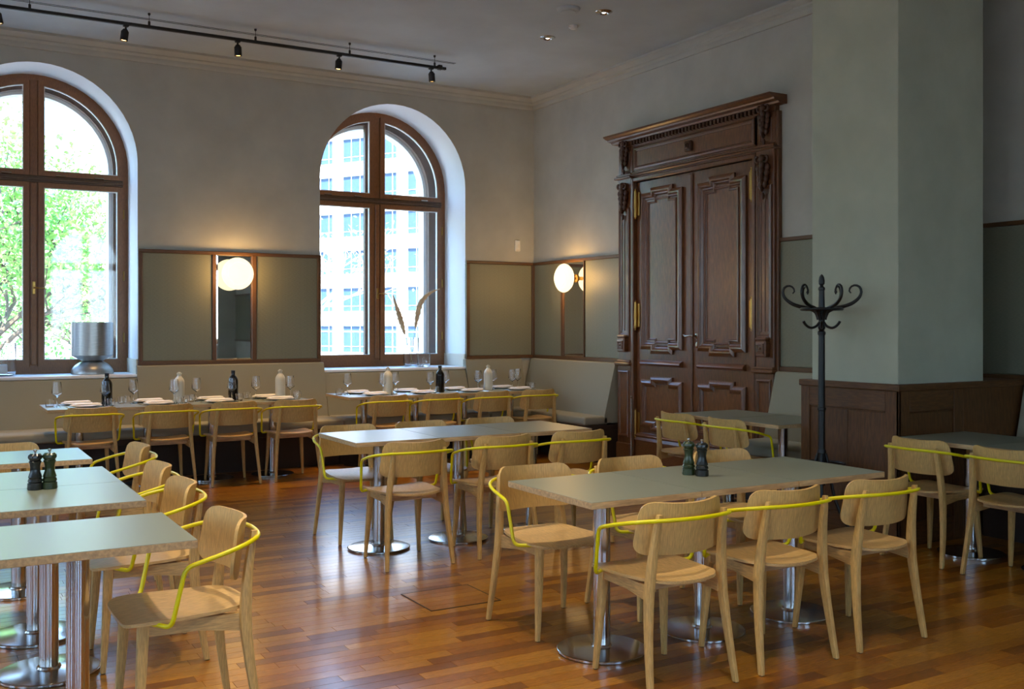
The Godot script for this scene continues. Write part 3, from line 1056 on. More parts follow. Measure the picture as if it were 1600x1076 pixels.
func make_chair() -> Node3D:
	var c := thing("dining_chair", "", "chair", Vector3.ZERO, 0.0, "oak chairs with yellow armrest tubes")
	var t := Tri.new()
	t.slab(func(u, v): return seat_at(u, -v), 12, 14, 0.012)
	obj("seat", t, M.oak_seat, c, 45)
	t = Tri.new()
	t.slab(back_at, 14, 12, 0.012)
	obj("backrest", t, M.oak, c, 45)
	for s in [-1.0, 1.0]:
		t = Tri.new()
		var pts := smooth([Vector3(s * 0.222, 0.004, 0.215), Vector3(s * 0.208, 0.2, 0.185), Vector3(s * 0.19, 0.42, 0.165), Vector3(s * 0.178, 0.58, 0.178), Vector3(s * 0.168, 0.728, 0.203)], 12)
		var sx := []
		var sz := []
		for k in 13:
			var f := k / 12.0
			sx.append(lerpf(0.022, 0.033, clampf(f * 1.6, 0, 1)) * (1.0 if f < 0.9 else 1.0 - (f - 0.9) * 4.0))
			sz.append(lerpf(0.026, 0.046, clampf(f * 1.7, 0, 1)) * (1.0 if f < 0.6 else 1.0 - (f - 0.6) * 1.3))
		t.loft(leg_rings(pts, sx, sz))
		obj("leg", t, M.oak, c, 50)
		t = Tri.new()
		t.loft(leg_rings([Vector3(s * 0.188, 0.004, -0.212), Vector3(s * 0.172, 0.25, -0.196), Vector3(s * 0.162, 0.438, -0.186)], [0.021, 0.032, 0.038], [0.023, 0.036, 0.042]))
		obj("leg", t, M.oak, c, 50)
		t = Tri.new()   # side rail, deeper towards the rear leg
		var r := []
		for q in [[-0.175, 0.162, 0.395], [0.0, 0.168, 0.392], [0.16, 0.182, 0.372]]:
			var xx: float = s * q[1]
			r.append(PackedVector3Array([Vector3(xx - 0.010, q[2], q[0]), Vector3(xx + 0.010, q[2], q[0]), Vector3(xx + 0.010, 0.437, q[0]), Vector3(xx - 0.010, 0.437, q[0])]))
		t.loft(r)
		obj("side_rail", t, M.oak_seat, c)
	for q in [[-0.15, 0.152, 0.41], [0.09, 0.165, 0.4]]:
		t = Tri.new()
		t.span(Vector3(-q[1], q[2], q[0] - 0.01), Vector3(q[1], 0.436, q[0] + 0.01), 0.003)
		obj("cross_rail", t, M.oak_edge, c)
	t = Tri.new()
	var half_path := [Vector3(0.15, 0.442, -0.18), Vector3(0.258, 0.440, -0.112), Vector3(0.272, 0.643, -0.068)]
	var back_path := smooth([Vector3(0.272, 0.643, -0.068), Vector3(0.279, 0.67, 0.03), Vector3(0.256, 0.694, 0.135), Vector3(0.19, 0.706, 0.207), Vector3(0.1, 0.708, 0.236), Vector3(0, 0.708, 0.245)], 16)
	var rp := bent([half_path[0], half_path[1], half_path[2], back_path[4]], 0.03)
	rp.pop_back()
	for k in range(4, back_path.size()): rp.append(back_path[k])
	var full := rp.duplicate()
	for k in range(rp.size() - 2, -1, -1): full.append(Vector3(-rp[k].x, rp[k].y, rp[k].z))
	t.tube(full, 0.0085, 10)
	obj("armrest_tube", t, M.yellow, c, 60)
	for s in [-1.0, 1.0]:
		for q in [[0.222, 0.215], [0.188, -0.212]]:
			t = Tri.new()
			t.lathe([[0.0, 0.0], [0.009, 0.0], [0.009, 0.006], [0.0, 0.006]], 8, Vector3(s * q[0], 0, q[1]))
			obj("foot_glide", t, M.foot, c)
	return c

# ---------------------------------------------------------------- pedestal table, w along x, d along z
func make_table(w: float, d: float) -> Node3D:
	var o := thing("pedestal_table", "", "table", Vector3.ZERO, 0.0, "square pedestal tables")
	var t := Tri.new()
	t.box(Vector3(0, 0.7355, 0), Vector3(w - 0.003, 0.027, d), 0.0015)
	obj("tabletop", t, M.oak_edge, o)
	t = Tri.new()
	t.box(Vector3(0, 0.7495, 0), Vector3(w - 0.004, 0.0016, d - 0.002), 0.0004)
	obj("laminate", t, M.laminate, o)
	t = Tri.new()
	t.lathe([[0.0385, 0.02], [0.0385, 0.715]], 28)
	obj("column", t, M.steel, o)
	t = Tri.new()
	t.lathe([[0.0, 0.715], [0.1, 0.715], [0.1, 0.722], [0.0, 0.722]], 24)
	t.box(Vector3(0, 0.7175, 0), Vector3(w * 0.7, 0.006, 0.04), 0.001)
	t.box(Vector3(0, 0.7176, 0), Vector3(0.04, 0.006, d * 0.7), 0.001)
	obj("top_bracket", t, M.track_black, o)
	t = Tri.new()
	t.lathe([[0.0, 0.0], [0.19, 0.0], [0.2, 0.003], [0.2, 0.006], [0.206, 0.008], [0.206, 0.014], [0.2, 0.017], [0.12, 0.022], [0.05, 0.026], [0.046, 0.034], [0.0385, 0.036]], 48)
	obj("base_plate", t, M.steel, o, 30)
	return o

func furniture() -> void:
	var chair := make_chair()
	var first := true
	var rows := [
		# label, positions [x, z], turn (facing)
		["along the near side of the front right table row", [[2.71, -3.40], [3.303, -3.40], [3.90, -3.40]], 0.0, "from the left"],
		["facing us across the front right table row", [[2.695, -4.265], [3.30, -4.275], [3.94, -4.26]], PI, "from the left"],
		["along the near side of the middle table row", [[2.648, -5.865], [3.28, -5.87], [3.87, -5.87]], 0.0, "from the left"],
		["facing us across the middle table row", [[2.64, -6.71], [3.215, -6.72], [3.80, -6.72]], PI, "from the left"],
		["at the left laid table by the windows", [[1.30, -9.615], [1.95, -9.62], [2.54, -9.62], [3.125, -9.615]], 0.0, "from the left"],
		["at the laid table below the pampas grass window", [[4.145, -9.73], [4.74, -9.73], [5.35, -9.73], [5.94, -9.74]], 0.0, "from the left"],
		["on the right-hand side of the left tables", [[0.86, -3.88], [0.89, -4.80], [0.91, -5.43], [0.98, -6.37]], PI / 2, "from the viewer"],
		["facing the banquette beside the carved door", [[5.475, -6.49], [5.475, -5.905]], -PI / 2, "from the left"],
		["at the shaded table right of the wainscoted pier", [[5.585, -4.25], [5.585, -3.665]], -PI / 2, "from the left"]]
	for r in rows:
		var k := 0
		for p in r[1]:
			var label: String = "%s oak chair %s %s" % [ordinal(k), r[3], r[0]]
			if first:
				chair.position = Vector3(p[0], 0, p[1])
				chair.rotation.y = r[2]
				chair.set_meta("label", label)
				first = false
			else:
				copy_of(chair, "dining_chair", Vector3(p[0], 0, p[1]), r[2] + rng.randf_range(-0.02, 0.02), label)
			k += 1
	copy_of(chair, "dining_chair", Vector3(0.42, 0, -6.66), PI, "oak chair at the far end of the left tables, only its back top showing")
	var tw := 0.5934
	var td := 0.687
	var tb := make_table(tw, td)
	first = true
	var sets := []
	for k in 3: sets.append([2.3915 + tw * (k + 0.5), -3.455 - td / 2, 0.0, "%s grey-topped table from the left in the front right row" % ordinal(k)])
	for k in 3: sets.append([2.3445 + tw * (k + 0.5), -5.945 - td / 2, 0.0, "%s grey-topped table from the left in the middle row" % ordinal(k)])
	for k in 4: sets.append([0.955 + tw * (k + 0.5), -9.915, 0.0, "%s table from the left under the left laid place settings" % ordinal(k)])
	for k in 4: sets.append([3.755 + (tw + 0.003) * (k + 0.5), -10.06, 0.0, "%s table from the left under the settings by the pampas window" % ordinal(k)])
	var lz := [-3.838, -4.745, -5.34, -6.27]
	for k in 4: sets.append([0.48, lz[k], PI / 2, ["nearest bright-topped table at the lower left", "left table nearer of the pair carrying two pepper mills", "left table behind the pepper mills, joined to the nearer one", "farthest of the bright left tables, by the laid table"][k]])
	for k in 2: sets.append([5.43 + td / 2, -5.44 - 0.605 * (k + 0.5), PI / 2, ["nearer grey table beside the banquette right of the carved door", "farther grey table in front of the carved door"][k]])
	for k in 2: sets.append([5.545 + td / 2, -4.495 + tw * (k + 0.5), PI / 2, ["shaded table touching the wainscoted pier", "shaded table at the right edge, next to the one by the pier"][k]])
	for s in sets:
		if first:
			tb.position = Vector3(s[0], 0, s[1]); tb.rotation.y = s[2]; tb.set_meta("label", s[3]); first = false
		else:
			copy_of(tb, "pedestal_table", Vector3(s[0], 0, s[1]), s[2], s[3])

# ---------------------------------------------------------------- things on the tables
func multi_copy(src: Node3D, base: String, spots: Array, y: float, label: Callable) -> void:
	var first := true
	var k := 0
	for s in spots:
		var tn: float = s[2] if s.size() > 2 else 0.0
		if first:
			src.position = Vector3(s[0], y, s[1]); src.rotation.y = tn; src.set_meta("label", label.call(k)); first = false
		else:
			copy_of(src, base, Vector3(s[0], y, s[1]), tn, label.call(k))
		k += 1

func laid_tables() -> void:
	var Y := 0.7503
	var tabs := ["left laid table", "pampas-side laid table"]
	# wine glasses
	var g := thing("wine_glass", "", "wine glass", Vector3.ZERO, 0.0, "wine glasses on the laid tables")
	var t := Tri.new()
	t.lathe([[0.0, 0.085], [0.0043, 0.085], [0.008, 0.092], [0.04, 0.118], [0.0445, 0.126], [0.041, 0.165], [0.0345, 0.226], [0.0333, 0.226], [0.0396, 0.165], [0.043, 0.1265], [0.0385, 0.119], [0.006, 0.098], [0.0, 0.097]], 24)
	obj("bowl", t, M.glassware, g, 30)
	t = Tri.new()
	t.lathe([[0.0, 0.0], [0.036, 0.0], [0.0365, 0.002], [0.01, 0.006], [0.004, 0.014], [0.0036, 0.06], [0.0042, 0.0848], [0.0, 0.0848]], 20)
	obj("stem", t, M.glassware, g, 40)
	var left := [[1.062, -9.86], [1.458, -9.82], [1.731, -9.98], [2.064, -9.82], [2.306, -9.98], [2.602, -9.82], [2.883, -9.98], [3.207, -9.9]]
	var right := [[3.889, -10.1], [4.24, -9.98], [4.452, -10.14], [4.793, -9.98], [5.065, -10.16], [5.381, -9.98], [5.675, -10.16], [5.845, -10.02], [5.987, -10.14]]
	multi_copy(g, "wine_glass", left + right, Y, func(k): return "%s stemmed wine glass from the left on the %s" % [ordinal(k if k < 8 else k - 8), tabs[0 if k < 8 else 1]])
	# tumblers
	g = thing("tumbler", "", "tumbler", Vector3.ZERO, 0.0, "water tumblers on the laid tables")
	t = Tri.new()
	t.lathe([[0.0, 0.0], [0.03, 0.0], [0.033, 0.004], [0.036, 0.07], [0.0345, 0.07], [0.031, 0.01], [0.0, 0.009]], 24)
	obj("tumbler_body", t, M.glassware, g, 35)
	left = [[1.007, -9.9], [1.497, -9.74], [1.629, -10.0], [1.681, -10.06], [2.089, -9.68], [2.165, -9.78], [2.235, -9.9], [2.679, -9.84], [2.805, -10.02], [3.249, -9.8], [3.300, -9.99]]
	right = [[3.802, -10.12], [4.326, -9.88], [4.824, -9.90], [5.457, -10.0], [6.085, -9.98], [6.11, -10.08]]
	multi_copy(g, "tumbler", left + right, Y, func(k): return "%s clear water tumbler from the left on the %s" % [ordinal(k if k < 11 else k - 11), tabs[0 if k < 11 else 1]])
	# plates, napkins, cutlery
	g = thing("plate", "", "plate", Vector3.ZERO, 0.0, "side plates on the laid tables")
	t = Tri.new()
	t.lathe([[0.0, 0.0], [0.075, 0.0], [0.08, 0.003], [0.13, 0.016], [0.136, 0.019], [0.135, 0.0205], [0.085, 0.009], [0.075, 0.006], [0.0, 0.005]], 36)
	obj("plate_body", t, M.plate_white, g, 35)
	left = [[1.25, -10.07], [1.284, -9.73], [1.887, -10.07], [1.908, -9.73], [2.462, -10.07], [2.463, -9.73], [3.008, -10.07], [3.052, -9.73]]
	right = [[4.048, -10.23], [4.111, -9.88], [4.623, -10.23], [4.659, -9.88], [5.213, -10.23], [5.255, -9.88], [5.827, -10.23], [5.86, -9.88]]
	var spots := left + right
	var where := func(k: int) -> String:
		return "%s setting from left, %s side, %s" % [ordinal(int((k % 8) / 2.0)), "window" if k % 2 == 0 else "chair", tabs[0 if k < 8 else 1]]
	multi_copy(g, "plate", spots, Y, func(k): return "pale plate, " + where.call(k))
	g = thing("napkin", "", "napkin", Vector3.ZERO, 0.0, "folded white napkins on the plates")
	t = Tri.new()
	t.box(Vector3(0, 0.005, 0), Vector3(0.23, 0.008, 0.09), 0.003)
	t.box(Vector3(0.006, 0.013, 0.002), Vector3(0.215, 0.007, 0.084), 0.003, Basis(Vector3.UP, 0.03))
	obj("napkin_fold", t, M.napkin, g)
	multi_copy(g, "napkin", spots.map(func(s): return [s[0], s[1], 0.1]), Y + 0.0195, func(k): return "folded white napkin on plate, " + where.call(k))
	g = thing("knife", "", "knife", Vector3.ZERO, 0.0, "silver knives beside the plates")
	t = Tri.new()
	t.box(Vector3(0, 0.003, 0.05), Vector3(0.012, 0.005, 0.1), 0.002)
	t.box(Vector3(0.001, 0.0025, -0.05), Vector3(0.016, 0.0015, 0.11), 0.0005)
	obj("knife_body", t, M.silver, g)
	multi_copy(g, "knife", spots.map(func(s): return [s[0] + (0.152 if s[1] > -9.8 or (s[0] > 3.5 and s[1] > -10) else -0.152), s[1]]), Y, func(k): return "silver knife, " + where.call(k))
	g = thing("fork", "", "fork", Vector3.ZERO, 0.0, "silver forks beside the plates")
	t = Tri.new()
	t.box(Vector3(0, 0.003, 0.03), Vector3(0.01, 0.003, 0.13), 0.001)
	t.box(Vector3(0, 0.003, -0.045), Vector3(0.022, 0.002, 0.025), 0.0008)
	for k in 4: t.box(Vector3(-0.009 + 0.006 * k, 0.004, -0.08), Vector3(0.003, 0.002, 0.05), 0.0008)
	obj("fork_body", t, M.silver, g)
	multi_copy(g, "fork", spots.map(func(s): return [s[0] - (0.152 if s[1] > -9.8 or (s[0] > 3.5 and s[1] > -10) else -0.152), s[1]]), Y, func(k): return "silver fork, " + where.call(k))
	# bottles
	var prof := [[0.0, 0.0], [0.045, 0.0], [0.049, 0.004], [0.049, 0.185], [0.046, 0.205], [0.036, 0.226], [0.022, 0.242], [0.0185, 0.25], [0.0185, 0.262], [0.023, 0.265], [0.023, 0.277], [0.0, 0.278]]
	g = thing("bottle", "", "bottle", Vector3.ZERO, 0.0, "pale stoneware bottles on the laid tables")
	t = Tri.new(); t.lathe(prof, 28)
	obj("bottle_body", t, M.stoneware, g, 35)
	t = Tri.new(); t.lathe([[0.0, 0.277], [0.013, 0.277], [0.014, 0.282], [0.011, 0.286], [0.0, 0.287]], 16)
	obj("stopper", t, M.stoneware, g, 35)
	multi_copy(g, "bottle", [[2.135, -9.93], [3.143, -10.02], [4.295, -9.98], [5.508, -9.98]], Y, func(k): return "pale stoneware bottle, %s on the %s" % [["left one", "right one", "left one", "right one"][k], tabs[int(k / 2.0)]])
	g = thing("bottle", "", "bottle", Vector3.ZERO, 0.0, "black glass bottles on the laid tables")
	t = Tri.new(); t.lathe([[0.0, 0.0], [0.044, 0.0], [0.047, 0.004], [0.047, 0.185], [0.044, 0.205], [0.033, 0.226], [0.019, 0.242], [0.0165, 0.25], [0.0165, 0.264], [0.0, 0.264]], 28)
	obj("bottle_body", t, M.wine_dark, g, 35)
	t = Tri.new(); t.lathe([[0.0, 0.262], [0.019, 0.262], [0.0195, 0.29], [0.0, 0.291]], 18)
	obj("cap", t, M.black, g, 35)
	multi_copy(g, "bottle", [[1.491, -9.935], [2.647, -9.935], [4.899, -9.96]], Y, func(k): return ["black bottle near the left end of the left laid table", "black bottle right of the middle of the left laid table", "black bottle on the laid table by the pampas window"][k])
	# pepper mills
	var mp := [[0.0, 0.0], [0.031, 0.0], [0.033, 0.004], [0.032, 0.028], [0.027, 0.032], [0.031, 0.038], [0.029, 0.046], [0.026, 0.05], [0.029, 0.056], [0.0265, 0.064], [0.0215, 0.08], [0.0205, 0.098], [0.023, 0.116], [0.025, 0.12], [0.0265, 0.126], [0.0225, 0.13], [0.025, 0.133], [0.03, 0.142], [0.029, 0.152], [0.02, 0.161], [0.0, 0.163]]
	var lab := ["black pepper mill on the bright left tables", "dark green pepper mill on the bright left tables", "dark green pepper mill on the front right tables, behind the black one", "black pepper mill on the front right tables"]
	var at := [[0.448, -4.985], [0.507, -4.985], [3.262, -3.875], [3.287, -3.806]]
	for k in 4:
		g = thing("pepper_mill", lab[k], "pepper mill", Vector3(at[k][0], Y, at[k][1]), 0.0, "turned pepper and salt mills")
		t = Tri.new(); t.lathe(mp, 28)
		obj("mill_body", t, M.mill_dark if k == 0 or k == 3 else M.mill_green, g, 32)
		t = Tri.new(); t.lathe([[0.0, 0.162], [0.004, 0.162], [0.004, 0.168], [0.008, 0.171], [0.0085, 0.177], [0.0, 0.18]], 14)
		obj("nut", t, M.chrome, g, 35)

# ---------------------------------------------------------------- window sills, switch, hatch
func ornaments() -> void:
	var y := SILL + 0.001
	var g := thing("metal_vase", "large brushed metal vase, a cylinder on a dome, on the left window sill", "vase", Vector3(1.528, y, -11.11))
	var t := Tri.new()
	var pr := [[0.0, 0.0], [0.2, 0.0]]
	for k in 9:
		var a := PI / 2 * k / 10.0
		pr.append([0.204 * cos(a), 0.005 + 0.14 * sin(a)])
	pr.append([0.105, 0.135])
	t.lathe(pr, 48)
	obj("dome_base", t, M.brushed, g, 35)
	t = Tri.new()
	t.lathe([[0.105, 0.135], [0.2, 0.19], [0.2, 0.525], [0.194, 0.525], [0.194, 0.2], [0.0, 0.2]], 48)
	obj("cylinder", t, M.brushed, g, 30)
	for k in 3:
		g = thing("glass_vase", ["tall clear glass cylinder at the left end of the left window sill", "taller clear glass vase holding the pampas grass", "short clear glass vase in front of the pampas vase"][k], "vase", [Vector3(0.70, y, -11.06), Vector3(5.10, y, -11.15), Vector3(5.19, y, -10.99)][k])
		var r: float = [0.125, 0.092, 0.078][k]
		var h: float = [0.32, 0.345, 0.17][k]
		t = Tri.new()
		t.lathe([[0.0, 0.0], [r * 0.75, 0.0], [r * 0.93, 0.014], [r, 0.05], [r, h], [r - 0.004, h], [r - 0.004, 0.05], [r * 0.88, 0.022], [0.0, 0.016]], 32)
		obj("vase_body", t, M.glassware, g, 35)
	g = thing("candle", "short pale candle inside the glass cylinder on the left sill", "candle", Vector3(0.70, y + 0.017, -11.06))
	t = Tri.new(); t.lathe([[0.0, 0.0], [0.045, 0.0], [0.045, 0.09], [0.04, 0.095], [0.0, 0.093]], 20); obj("wax", t, M.candle, g)
	t = Tri.new(); t.tube([Vector3(0, 0.09, 0), Vector3(0.002, 0.105, 0)], 0.002, 6); obj("wick", t, M.black, g)
	# pampas stems
	var paths := [[Vector3(5.12, y + 0.02, -11.14), Vector3(5.03, 1.33, -11.15), Vector3(4.96, 1.57, -11.16), Vector3(4.885, 1.80, -11.17)], [Vector3(5.09, y + 0.02, -11.16), Vector3(5.14, 1.33, -11.15), Vector3(5.165, 1.55, -11.13), Vector3(5.20, 1.74, -11.10), Vector3(5.29, 1.85, -11.07), Vector3(5.385, 1.90, -11.05)]]
	for k in 2:
		g = thing("pampas_stem", ["straight beige pampas plume leaning left in the glass vase", "beige pampas plume whose pale tip bends to the right"][k], "dried grass", Vector3.ZERO, 0.0, "pampas grass in the glass vase")
		var sm := smooth(paths[k], 40)
		t = Tri.new(); t.tube(sm, 0.003, 6); obj("stalk", t, M.stem, g)
		t = Tri.new()
		var cr := []
		for i in range(18, 41): cr.append(0.003 + (0.030 + 0.006 * sin(i * 2.3)) * sin(PI * clampf(0.1 + (i - 18) / 24.0, 0, 1)))
		t.tube(sm.slice(18, 41), cr, 7)
		for i in 2600:
			var f := rng.randf()
			var idx := 18 + int(f * 22)
			var c0: Vector3 = sm[min(idx, 40)]
			var c1: Vector3 = sm[min(idx + 1, 40)] if idx < 40 else sm[40]
			var dir: Vector3 = (sm[min(idx + 1, 40)] - sm[max(idx - 1, 0)]).normalized()
			var side := Vector3(rng.randfn(), rng.randfn(), rng.randfn()).normalized()
			var rr: float = 0.036 * sin(PI * clampf(0.12 + f * 0.86, 0, 1)) + 0.004
			var b := c0.lerp(c1, rng.randf())
			var e := b + side * rr * rng.randf_range(0.5, 1.3) + dir * rng.randf_range(0.02, 0.06)
			var n := side.cross(dir).normalized() * 0.0025
			t.tri(b - n, b + n, e)
		obj("plume", flat(t), M.pampas, g)
	g = thing("light_switch", "small white switch plate on the window wall near the corner", "switch", Vector3(6.393, 2.46, ZW))
	t = Tri.new(); t.box(Vector3(0, 0, 0.012), Vector3(0.075, 0.145, 0.024), 0.012); obj("switch_plate", t, M.switch, g)
	t = Tri.new(); t.box(Vector3(0, -0.01, 0.027), Vector3(0.035, 0.05, 0.012), 0.005); obj("rocker", t, M.switch, g)
	# access hatch let into the floor strips
	g = thing("floor_hatch", "square wood-covered hatch set flush in the floor near the middle", "hatch", Vector3(2.5, 0, -4.955))
	t = Tri.new()
	t.ring(rect(-0.208, -0.193, 0.208, 0.193), rect(-0.202, -0.187, 0.202, 0.187), 0.0, -0.003)
	var m := obj("hatch_frame", t, M.plinth, g)
	m.rotation.x = -PI / 2
	m.position.y = 0.0035
	for k in 5:
		t = Tri.new(); strip(t, -0.202, 0.202, -0.1496 + 0.0748 * k, 0.0748)
		m = obj("hatch_strip", t, M["strip%d" % [4, 0, 2, 0, 4][k]], g)
		m.position.y = 0.003

# ---------------------------------------------------------------- coat stand
func coat_stand() -> void:
	var g := thing("coat_stand", "black bentwood coat stand with curled hooks before the pier", "coat stand", Vector3(5.36, 0, -4.97), -0.823)
	var t := Tri.new()
	t.lathe([[0.0, 0.38], [0.026, 0.385], [0.026, 0.60], [0.03, 0.605], [0.03, 0.62], [0.024, 0.63], [0.024, 0.895], [0.029, 0.9], [0.029, 0.915], [0.024, 0.92], [0.0215, 1.41], [0.027, 1.42], [0.027, 1.435], [0.017, 1.445], [0.026, 1.465], [0.021, 1.48], [0.022, 1.60], [0.019, 1.72], [0.023, 1.725], [0.023, 1.738], [0.013, 1.748], [0.012, 1.755], [0.02, 1.765], [0.021, 1.785], [0.017, 1.81], [0.009, 1.825], [0.0, 1.832]], 20)
	obj("pole", t, M.black, g, 35)
	t = Tri.new()
	var rp := []
	for k in 28: rp.append(Vector3(0.135 * cos(TAU * k / 28), 1.592, 0.135 * sin(TAU * k / 28)))
	t.tube(rp, 0.011, 8, true)
	obj("upper_ring", t, M.black, g, 60)
	t = Tri.new(); rp = []
	for k in 28: rp.append(Vector3(0.15 * cos(TAU * k / 28), 0.53, 0.15 * sin(TAU * k / 28)))
	t.tube(rp, 0.011, 8, true)
	for k in 4:
		var a := TAU * k / 4
		t.tube([Vector3(0.02 * cos(a), 0.53, 0.02 * sin(a)), Vector3(0.15 * cos(a), 0.53, 0.15 * sin(a))], 0.007, 6)
	obj("umbrella_ring", t, M.black, g, 60)
	for k in 6:
		var a := TAU * k / 6.0
		var dir := Vector3(cos(a), 0, sin(a))
		var pts := []
		for q in [[0.02, 1.52], [0.028, 1.55], [0.045, 1.578], [0.09, 1.598], [0.15, 1.612], [0.2, 1.632], [0.243, 1.668], [0.258, 1.708], [0.246, 1.742], [0.217, 1.754], [0.19, 1.742], [0.18, 1.716], [0.192, 1.70]]:
			pts.append(dir * q[0] + Vector3(0, q[1], 0))
		var sm := smooth(pts, 26)
		var rr := []
		for i in 27: rr.append(lerpf(0.013, 0.005, clampf((i - 12) / 14.0, 0, 1)))
		t = Tri.new(); t.tube(sm, rr, 8)
		obj("hook", t, M.black, g, 60)
		a += TAU / 12
		dir = Vector3(cos(a), 0, sin(a))
		pts = []
		for q in [[0.018, 1.50], [0.04, 1.475], [0.075, 1.463], [0.105, 1.472], [0.128, 1.492], [0.138, 1.508]]:
			pts.append(dir * q[0] + Vector3(0, q[1], 0))
		t = Tri.new(); t.tube(smooth(pts, 14), 0.009, 8)
		obj("lower_hook", t, M.black, g, 60)
	for k in 4:
		var a := TAU * k / 4
		var dir := Vector3(cos(a), 0, sin(a))
		var pts := []
		for q in [[0.024, 0.60], [0.04, 0.54], [0.06, 0.42], [0.09, 0.28], [0.15, 0.14], [0.22, 0.05], [0.29, 0.012]]:
			pts.append(dir * q[0] + Vector3(0, q[1], 0))
		t = Tri.new(); t.tube(smooth(pts, 20), 0.0115, 8)
		obj("leg", t, M.black, g, 60)

# ---------------------------------------------------------------- lamps
func lamps() -> void:
	for k in 2:
		var g := thing("wall_lamp", ["glowing round glass wall lamp on the mirror between the windows", "glowing round glass wall lamp on the door wall mirror near the corner"][k], "lamp", Vector3(2.885, 2.02, ZW + 0.02) if k == 0 else Vector3(XW - 0.02, 2.025, -9.865), 0.0 if k == 0 else -PI / 2, "round glass wall lamps")
		var t := Tri.new()
		t.lathe([[0.0, 0.0], [0.05, 0.0], [0.05, 0.012], [0.022, 0.02], [0.022, 0.10], [0.0, 0.10]], 20)
		var s := obj("wall_stem", t, M.brass, g)
		s.rotation.x = PI / 2
		t = Tri.new()   # pebble of glass with a stepped round boss on its face
		t.lathe([[0.0, 0.085], [0.05, 0.088], [0.1, 0.1], [0.14, 0.122], [0.162, 0.15], [0.168, 0.172], [0.16, 0.195], [0.14, 0.215], [0.122, 0.224], [0.116, 0.226], [0.112, 0.236], [0.09, 0.248], [0.056, 0.253], [0.05, 0.257], [0.025, 0.26], [0.0, 0.261]], 40)
		s = obj("glass_globe", t, M.globe, g, 28)
		s.rotation.x = PI / 2
		var l := OmniLight3D.new()
		l.name = "glow"
		l.position = Vector3(0, 0, 0.17)
		l.light_color = Color(1.0, 0.78, 0.48)
		l.light_energy = 0.16
		l.light_size = 0.07
		l.omni_range = 14.0
		l.omni_attenuation = 2.0
		l.shadow_enabled = true
		g.add_child(l, true)
	# light track with five spots and its cables
	var zt := -9.60
	var yt := 4.175
	var g := thing("light_track", "long black light track hung under the ceiling along the windows", "light track", Vector3(0, yt, zt))
	var t := Tri.new()
	t.span(Vector3(-5.2, -0.014, -0.017), Vector3(4.79, 0.014, 0.017), 0.004)
	t.box(Vector3(4.72, 0.006, 0), Vector3(0.05, 0.05, 0.045), 0.006)
	obj("track_rail", t, M.track_black, g)
	for s in [-1.0, 1.0]:
		t = Tri.new()
		t.tube([Vector3(-5.2, 0.07, s * 0.018), Vector3(4.9, 0.07, s * 0.018)], 0.0025, 6)
		obj("cable", t, M.track_black, g)
	for x in [-3.2, -1.2, 0.82, 1.80, 2.77, 3.72, 4.66]:
		t = Tri.new()
		t.lathe([[0.0, 0.01], [0.011, 0.01], [0.011, 0.05], [0.003, 0.052], [0.0025, 0.1], [0.012, 0.11], [0.012, 0.126], [0.0, 0.126]], 10, Vector3(x, 0, 0))
		obj("hanger", t, M.track_black, g)
	var sx := [0.56, 1.60, 2.60, 3.61, 4.62]
	for k in 5:
		var tilt: float = [0.2, -0.12, 0.05, -0.06, 0.1][k]
		var sp := thing("spotlight", "%s lit black spotlight from the left on the ceiling track" % ordinal(k), "spotlight", Vector3(sx[k], yt - 0.014, zt), 0.0, "spotlights on the ceiling track")
		t = Tri.new()
		t.box(Vector3(0, 0.005, 0.0), Vector3(0.05, 0.04, 0.04), 0.006)
		t.tube([Vector3(0, 0, 0), Vector3(0, -0.045, 0)], 0.009, 8)
		obj("bracket", t, M.track_black, sp)
		t = Tri.new()
		t.lathe([[0.0, -0.035], [0.018, -0.035], [0.028, -0.05], [0.034, -0.058], [0.034, -0.14], [0.031, -0.14], [0.029, -0.125], [0.0, -0.122]], 20)
		var hd := obj("lamp_head", t, M.track_black, sp, 35)
		hd.rotation = Vector3(0.05, 0, tilt)
		t = Tri.new()
		t.lathe([[0.0, -0.136], [0.022, -0.134], [0.028, -0.128], [0.0, -0.124]], 16)
		hd = obj("bulb", t, M.bulb, sp, 35)
		hd.rotation = Vector3(0.05, 0, tilt)
		var l := SpotLight3D.new()
		l.name = "beam"
		l.position = Vector3(0, -0.15, 0)
		l.rotation = Vector3(-PI / 2 + 0.03, 0, 0)
		l.light_color = Color(1.0, 0.81, 0.56)
		l.light_energy = 2.0
		l.light_size = 0.03
		l.spot_angle = 27.0
		l.spot_angle_attenuation = 1.0
		l.spot_range = 14.0
		l.spot_attenuation = 2.0
		l.shadow_enabled = true
		sp.add_child(l, true)
	# ceiling fittings
	var dl := [[5.33, -7.50, 0.6, "small lit downlight in the ceiling farther from the windows"], [5.33, -8.45, 0.6, "small lit downlight in the ceiling nearer the windows"],
		[-0.9, -4.6, 4.0, "downlight over the left side of the left tables, beyond the left edge"], [0.9, -1.7, 2.0, "downlight above the left tables, beyond the top of the view"], [2.0, -2.2, 2.4, "downlight above the front right tables, left of a pair beyond the view"], [4.1, -1.7, 0.15, "downlight above the front right tables, right of a pair beyond the view"], [1.7, -4.6, 3.6, "downlight above the open floor, beyond the top of the view"], [3.4, -4.6, 0.6, "downlight above the far side of the front right tables, beyond the view"]]
